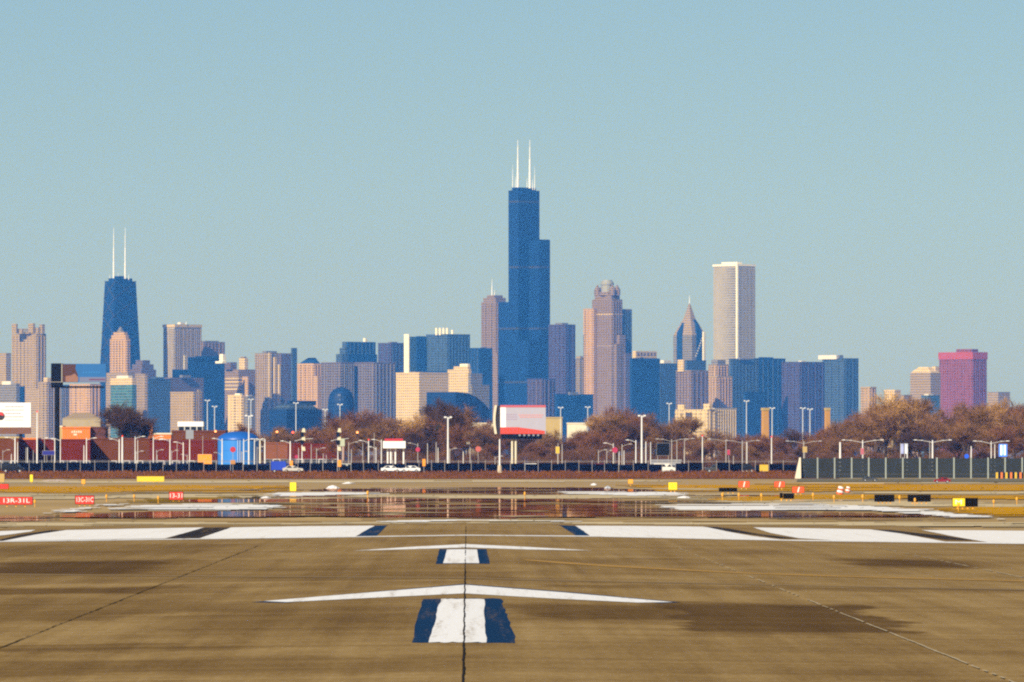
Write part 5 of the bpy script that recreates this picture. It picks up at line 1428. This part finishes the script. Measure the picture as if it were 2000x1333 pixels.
post_sign('stop_sign', 'small round pink red sign above the row of cars at centre left', 816, 874, 883, 925, 2005, 8, mat('crimson_sign', (.42, .02, .07), .5), 'disc')
post_sign('stop_sign', 'tiny red sign low at the left signal mast', 579, 889, 896, 925, 1970, 6, mat('crimson_sign', (.42, .02, .07), .5), 'disc')
post_sign('street_sign', 'tiny crimson sign beside the lamp with the long left arm', 1423, 879, 889, 925, 1995, 5, mat('crimson_sign', (.42, .02, .07), .5))
post_sign('street_sign', 'black square sign seen from behind right of centre', 1295, 866, 890, 925, 1990, 25, M_DARK, legs=(-.85, .85))
post_sign('street_sign', 'tall yellow board on a dull post right of the red and white billboard', 1089, 873, 886, 925, 2030, 7, mat('traffic_yellow', (.62, .40, .02), .5))
post_sign('street_sign', 'pink board on the wide twin arm lamp above the barrier', 1684, 876, 888, 925, 1988, 6, mat('dusty_pink', (.45, .10, .12), .6))
post_sign('street_sign', 'dull yellow board on the twin arm lamp at the barrier end', 1572, 873, 884, 925, 1988, 8, mat('dull_yellow', (.45, .30, .08), .6))
post_sign('street_sign', 'small bright blue disc above the grey barrier', 1888, 887, 896, 925, 1975, 9, mat('sign_blue', (.01, .10, .75), .5), 'disc')
t = post_sign('lit_board', 'bright blue and white lit board at the right above the barrier', 1959, 868, 892, 925, 1985, 16, mat('lit_blue_panel', (.02, .10, .6), .4, emit=(.05, .25, 1), es=.7))
for s_ in (-1, 1): MB().box(s_ * .38 - .2, s_ * .38 + .2, -.14, -.103, t['za'] + .3, t['zb'] - .2).build('white_panel', mat('lit_white_panel', (.7, .75, .8), .4, emit=(.8, .9, 1), es=.8), t)
for px, m_ in ((1759, mat('pale_blue_cloth', (.35, .38, .62), .8)), (1767, mat('white_cloth', (.62, .66, .74), .8))):
    t = thing('banner_flag', 'pale %s banner above the grey barrier' % ('blue' if px == 1759 else 'white'), 'flag', (X(px, 1985), 1985, BANK), 0, 'banners above the barrier')
    H = Z(866, 1985) - BANK
    MB().tube((0, 0, 0), (0, 0, H), .05, .04, 6).build('pole', M_POLE, t)
    mb = MB()
    for k in range(5):
        z_a, z_b = H - .1 - .45 * k, H - .1 - .45 * (k + 1); o_ = .1 * math.sin(k * 1.3); o2 = .1 * math.sin((k + 1) * 1.3)
        mb.quad((.05, 0, z_a), (.7, o_, z_a), (.7, o2, z_b), (.05, 0, z_b)); mb.quad((.05, .03, z_b), (.7, o2 + .03, z_b), (.7, o_ + .03, z_a), (.05, .03, z_a))
    mb.build('cloth', m_, t)

# small yellow posts and boxes on the bank
for px, tp, bt, wp, lab, m_ in ((569, 900, 912, 6, 'small amber box on the post left of the dark van', M_ORSIGN), (663, 899, 912, 7, 'small amber box low on the right signal mast', M_ORSIGN), (828, 897, 911, 6, 'small amber box right of the black post at centre', M_ORSIGN),
                               (455, 899, 907, 9, 'small dull orange box before the blue tank', mat('dull_orange', (.45, .20, .05), .6)), (1492, 908, 921, 17, 'small tilted yellow board left of the grey barrier', mat('traffic_yellow', (.62, .40, .02), .5))):
    post_sign('warning_box', lab, px, tp, bt, 925, 1941, wp, m_, 'deep', cat='warning sign')


# ---- vehicles
def car(label, px, D, m, kind='car', group='cars along the perimeter road', heading=1, scale=1.0):
    """side-on vehicle; length along x"""
    names = {'car': 'parked_car', 'van': 'parked_van', 'truck': 'box_truck', 'pickup': 'pickup_truck'}
    z0 = BANK
    t = thing(names[kind], label, {'car': 'car', 'van': 'van', 'truck': 'truck', 'pickup': 'truck'}[kind], (X(px, D), D, z0), 0 if heading > 0 else math.pi, group)
    t.scale = (scale,) * 3
    if kind == 'car': prof = [(-2.2, .35), (2.15, .35), (2.25, .6), (2.15, .85), (1.15, .95), (.55, 1.42), (-1.0, 1.46), (-1.75, 1.0), (-2.2, .92)]; wins = [(-1.45, .98, -.92, 1.38, -.12), (-.02, .98, .48, 1.36, .95)]; Lw = 1.35
    elif kind == 'van': prof = [(-2.4, .4), (2.3, .4), (2.42, .9), (1.7, 1.15), (1.15, 1.9), (-2.35, 1.95), (-2.42, .9)]; wins = [(-2.1, 1.2, -2.05, 1.75, -.8), (-.6, 1.2, -.6, 1.75, .3), (.5, 1.2, 1.05, 1.75, 1.5)]; Lw = 1.5
    elif kind == 'pickup': prof = [(-2.6, .5), (2.5, .5), (2.6, 1.0), (1.3, 1.12), (.8, 1.75), (-.5, 1.78), (-.75, 1.1), (-2.6, 1.1)]; wins = [(-.45, 1.15, -.38, 1.65, .1), (.2, 1.15, .72, 1.65, 1.15)]; Lw = 1.65
    else: prof = [(-2.2, .55), (2.2, .55), (2.3, 1.1), (2.2, 1.3), (1.75, 2.1), (1.2, 2.1), (1.2, 2.6), (-2.2, 2.6)]; wins = [(1.3, 1.35, 1.3, 2.0, 2.05)]; Lw = 1.4
    MB().extrude_y(prof, -.85, .85).build('body', m, t)
    for (xa, za, xb, zb_, xc) in wins:
        for yy in (-.865, .853): MB().extrude_y([(xa, za), (xc, za), (xc - .35 if xc > xb else xc, zb_), (xb, zb_)], yy, yy + .012).build('window', M_GLASS, t)
    for wx in (-Lw, Lw):
        for wy in (-.8, .8):
            w_ = MB().extrude_y([(.34 * math.cos(2 * math.pi * k / 12), .34 * math.sin(2 * math.pi * k / 12)) for k in range(12)], -.12, .12).build('wheel', mat('tyre_rubber', (.012, .012, .012), .8), t)
            w_.location = (wx, wy, .34)
            MB().extrude_y([(.19 * math.cos(2 * math.pi * k / 10), .19 * math.sin(2 * math.pi * k / 10)) for k in range(10)], -.135, .135).build('rim', mat('wheel_metal', (.45, .45, .45), .35), w_)
    MB().box(prof[2][0] - .12, prof[2][0] + .0, -.75, -.45, prof[2][1] - .1, prof[2][1] + .06).build('headlight', M_WHITEP, t)
    MB().box(prof[0][0] - .02, prof[0][0] + .08, -.75, -.5, .75, .9).build('tail_light', M_REDP, t)
    return t


def paint_(n, c): return mat('car_paint_' + n, c, 0.25)


VEH = [('bright blue box truck on the bank right of the blue tank', 548, 1938, M_BLUEP, 'truck', 1), ('dark blue car partly behind the bright blue box truck', 527, 1952, paint_('navy', (.006, .012, .08)), 'van', 1), ('low white car on the bank left of centre before the fuel canopy', 764, 1938, paint_('white', (.75, .75, .73)), 'car', 1),
       ('second low white car on the bank right of the first', 801, 1937, paint_('white', (.75, .75, .73)), 'car', -1), ('pale silver van behind the fence right of the right signal mast', 685, 1962, paint_('silver', (.42, .41, .36)), 'van', 1), ('wide dark grey van behind the fence by the left signal mast', 600, 1962, paint_('grey', (.06, .06, .06)), 'van', 1),
       ('white car roof behind the fence under the red and white billboard', 1027, 1962, paint_('white', (.75, .75, .73)), 'van', -1), ('bright white van behind the fence below the black square sign', 1298, 1958, paint_('cream', (.72, .68, .60)), 'van', 1), ('silver white car on the bank below the left signal mast', 572, 1937, paint_('silver2', (.5, .47, .40)), 'car', 1),
       ('black van at the far left below the thick white lamp', 25, 1925, paint_('black', (.008, .008, .012)), 'van', 1), ('blue car behind the fence left of the thick pole with the red light', 216, 1960, paint_('blue', (.012, .02, .22)), 'van', 1), 
       ('black van behind the fence right of the red and white billboard', 1112, 1960, paint_('black', (.008, .008, .012)), 'van', 1), ('grey pickup behind the fence left of the grey barrier', 1400, 1960, paint_('grey', (.06, .06, .06)), 'pickup', -1),
       ('dark red car behind the fence below the round crimson sign', 1185, 1961, paint_('maroon', (.12, .01, .015)), 'van', 1), ('dark van behind the fence between two lamps left of the orange sign', 345, 1961, paint_('navy', (.006, .012, .08)), 'van', -1), ('dark green van behind the fence left of centre', 915, 1962, paint_('green', (.01, .03, .025)), 'van', 1),
       ('black car behind the fence left of the tilted yellow board', 1455, 1961, paint_('black', (.008, .008, .012)), 'van', 1)]
for lab, px, D, m, kd, hd in VEH: car(lab, px, D, m, kd, heading=hd, scale=0.92 if kd == 'truck' else 1.0)
for lab, px, py, m, hd in (('small dark grey car at the foot of the grey barrier', 1699, 941, paint_('grey', (.06, .06, .06)), 1), ('small dark red car at the foot of the grey barrier', 1840, 944, paint_('maroon2', (.22, .012, .02)), -1)):
    g = ground(px, py); t = car(lab, px, g.y, m, 'car', heading=hd, scale=0.62); t.location = (g.x, g.y, LOW + .02)

# ---- airfield signs
M_SRED = mat('sign_red', (.62, .030, .012), .5); M_SYEL = mat('sign_yellow', (.85, .62, .01), .5); M_SBLK = mat('sign_back_black', (.006, .005, .004), .8, spec=0.05)
M_LET = mat('sign_lettering_white', (.85, .80, .74), .5); M_FRANG = mat('frangible_orange', (.70, .33, .02), .6)


def field_sign(label, x0, x1, top, bot, base, face, text=None, tw=None, split=None, group='airfield guidance signs', legs=3, slash=False):
    g = ground((x0 + x1) / 2, base); D = g.y; u_ = D / FPX; w = (x1 - x0) * u_ / 2
    t = thing('airfield_sign', label, 'sign', (g.x, g.y, g.z), 0, group)
    za, zb_ = CAM.z + (905 - bot) * u_ - g.z, CAM.z + (905 - top) * u_ - g.z
    MB().box(-w, w, 0, .28, za, zb_).build('housing', M_SBLK, t)
    e = .03
    if split is not None:
        xs_ = -w + split * 2 * w
        MB().box(-w + e, xs_, -.015, -.002, za + e, zb_ - e).build('face', face, t)
    elif face is not M_SBLK:
        MB().box(-w + e, w - e, -.015, -.002, za + e, zb_ - e).build('face', face, t)
    for k in range(legs):
        lx = -w * .8 + 1.6 * w * (k + .5) / legs
        MB().box(lx - .05, lx + .05, .08, .18, -.03, za).build('leg', M_FRANG, t)
    if text:
        h = (zb_ - za) * .74
        lettering(text, h, M_LET, t, (0 if split is None else (-w + xs_) / 2, -.022, (za + zb_) / 2), (tw or 1.6) * w)
    if slash:
        MB().extrude_y([(-.10, za + .06), (.02, za + .06), (.16, zb_ - .06), (.04, zb_ - .06)], -.03, -.016).build('slash_mark', M_LET, t)
    return t


field_sign('long red sign reading 13R-31L at the far left', -2, 64, 970.5, 986.5, 989.5, M_SRED, '13R-31L', 1.55)
field_sign('red sign reading 13C-31C right of the long red sign', 146.5, 184, 968, 985.5, 988, M_SRED, '13C-31C', 1.75)
field_sign('small red sign reading 13-31 left of the white painted stripe', 330, 358, 960.5, 977, 980, M_SRED, '13-31', 1.7, legs=2)
field_sign('red sign at the far left edge behind the long red sign', -12, 17, 945.5, 955.5, 957, M_SRED, None, legs=2)
for a in (('orange red sign with a pale slash farthest left of three', 1442, 1464, 940, 952.5, 957), ('orange red sign with a pale slash in the middle of three', 1512, 1533, 940.5, 952.5, 957), ('orange red sign with a pale slash behind the black sign pair', 1547, 1571, 950.5, 963, 967)):
    field_sign(*a, mat('sign_orange_red', (.80, .085, .008), .5), legs=2, slash=True)
field_sign('thin black sign back left of the orange red signs', 1404, 1440, 953, 961, 965, M_SBLK, legs=3)
field_sign('small black sign back under the orange red sign behind it', 1530, 1551, 964, 974.5, 979, M_SBLK, legs=2)
field_sign('narrow black sign back left beside the small black one', 1523, 1529, 963, 973, 979, M_SBLK, legs=1)
field_sign('left of two wide black sign backs at the right', 1708, 1747, 966.5, 980.5, 984, M_SBLK, legs=4)
field_sign('right one of two wide black sign backs at the right', 1773, 1818, 966.5, 980.5, 984.5, M_SBLK, legs=4)
field_sign('yellow sign with a black right half at the right', 1860, 1910, 973, 990, 995, M_SYEL, 'M', .5, split=.49, legs=4)
field_sign('long yellow board on the bank at the left', 267, 321, 930.5, 941.5, 943.5, mat('board_yellow', (.66, .47, .01), .6), None, legs=4)
field_sign('small upright yellow sign left of the mirage', 565.5, 579, 942, 960, 963, M_SYEL, legs=2)
field_sign('small yellow sign right of the mirage', 1305, 1323, 942, 957.5, 962, M_SYEL, legs=2)
field_sign('tiny amber sign left of the small yellow sign beyond the mirage', 1226, 1237, 936, 945.5, 949, M_FRANG, legs=1)
field_sign('round topped amber marker left of the long yellow board', 158.5, 167, 936, 946, 949, M_FRANG, legs=1)
field_sign('tall narrow yellow marker at the far left', 58, 64.5, 927, 942, 944, M_SYEL, legs=1)
field_sign('dull yellow and orange marker at the left edge', -5, 9, 925, 943, 946, mat('dull_yellow', (.45, .30, .08), .6), legs=1)
# leaning red and white cones/barrels pair
for px, lab in ((1640, 'red and white slanted drum left of its twin'), (1655, 'red and white slanted drum right of its twin')):
    g = ground(px, 966 if px == 1640 else 962); u_ = g.y / FPX
    t = thing('striped_drum', lab, 'drum', tuple(g), 0, 'red and white drums on the grass'); s_ = 7 * u_ if px == 1640 else 5 * u_
    for k in range(4):
        MB().lathe([(s_ * (1 - .06 * k), s_ * .55 * k), (s_ * (1 - .06 * (k + 1)), s_ * .55 * (k + 1) - .004)], 14).build('stripe', (mat('sign_orange_red', (.8, .085, .008), .5), M_LET)[k % 2], t)
    t.rotation_euler = (0, R(12), 0)


# small edge lights and markers
proto = thing('edge_light', 'short amber edge light on the grass', 'light', (0, 0, 0), 0, 'amber edge lights and markers on the airfield')
MB().tube((0, 0, 0), (0, 0, .28), .035, None, 6).build('stem', M_FRANG, proto)
MB().lathe([(.06, .28), (.10, .32), (.10, .46), (.05, .54)], 8).build('lens', M_FRANG, proto)
LIGHTS = [(208, 981, 'amber edge light between the two left red signs'), (262, 981, 'amber edge light left of the dull grass strip'), (309, 984, 'amber edge light just left of the small red sign'), (68, 991, 'amber edge light at the right end of the long red sign'), (1411, 978, 'amber edge light below the thin black sign back'), (1443, 978, 'amber edge light below the farthest left orange red sign'),
          (1487, 979, 'amber edge light left of the small black sign back'), (1588, 978, 'amber edge light right of the orange red sign behind the black pair'), (1629, 982, 'amber edge light left of the striped drums'), (1685, 981, 'amber edge light left of the two wide black sign backs'), (1757, 983, 'amber edge light between the two wide black sign backs'), (1787, 988, 'amber edge light in front of the right wide black sign back'),
          (1872, 999, 'amber edge light in front of the yellow sign'), (1941, 991, 'amber edge light with a dark top right of the yellow sign'), (1986, 986, 'rightmost amber edge light'), (1025, 976, 'amber edge light in the middle of the pale strip'), (718, 974, 'amber edge light left end of the pale strip')]
for k, (px, py, lab) in enumerate(LIGHTS):
    g = ground(px, py); sc_ = g.y / FPX * 15 / .54
    if k == 0: proto.location = g; proto['label'] = lab; proto.scale = (sc_ * .8, sc_ * .8, sc_)
    else: copy_thing(proto, lab, g, 0, None, (sc_ * .8, sc_ * .8, sc_))
# white concrete markers and small plough-up heaps
def heap(px, py, wpx, hpx, label, m):
    g = ground(px, py); u_ = g.y / FPX; rd = random.Random(px)
    mb = MB(); n, mm = 14, 5; mb.v = []
    for j in range(mm):
        for k in range(n):
            a_ = 2 * math.pi * k / n; rr = (1 - (j / (mm - 1)) ** 2.2) * rd.uniform(.75, 1.2)
            mb.v.append((math.cos(a_) * rr * wpx * u_ / 2, math.sin(a_) * rr * wpx * u_ / 2 * 1.3, j / (mm - 1) * .6 * hpx * u_ * rd.uniform(.85, 1.05)))
    mb.f = [(j * n + k, j * n + (k + 1) % n, (j + 1) * n + (k + 1) % n, (j + 1) * n + k) for j in range(mm - 1) for k in range(n)] + [tuple(range((mm - 1) * n, mm * n))]
    o = mb.build('snow_heap', m); o.location = (g.x, g.y, g.z - .02); o['label'] = label; o['category'] = 'snow heap'; o['group'] = 'small heaps of old snow'


M_SNOW = mat('old_snow', (.72, .70, .68), .9, var=.15, scale=1.5)
heap(519, 974, 22, 8, 'small white heap at the left end of the pale strip', M_SNOW)
heap(1336, 973, 26, 8, 'small white heap at the right end of the pale strip', M_SNOW)
heap(650, 955, 26, 12, 'small grey white heap beyond the mirage left of centre', M_SNOW)
heap(680, 945, 24, 6, 'low white streak of snow right of the grey white heap', M_SNOW)
heap(1187, 955, 16, 10, 'small grey heap beyond the mirage right of centre', mat('grey_snow', (.40, .42, .46), .9))
heap(1160, 948, 14, 7, 'pale heap left of the small grey heap', M_SNOW)
heap(110, 940, 60, 5, 'long low pale streak of snow on the left bank', mat('dirty_snow', (.5, .38, .32), .95))
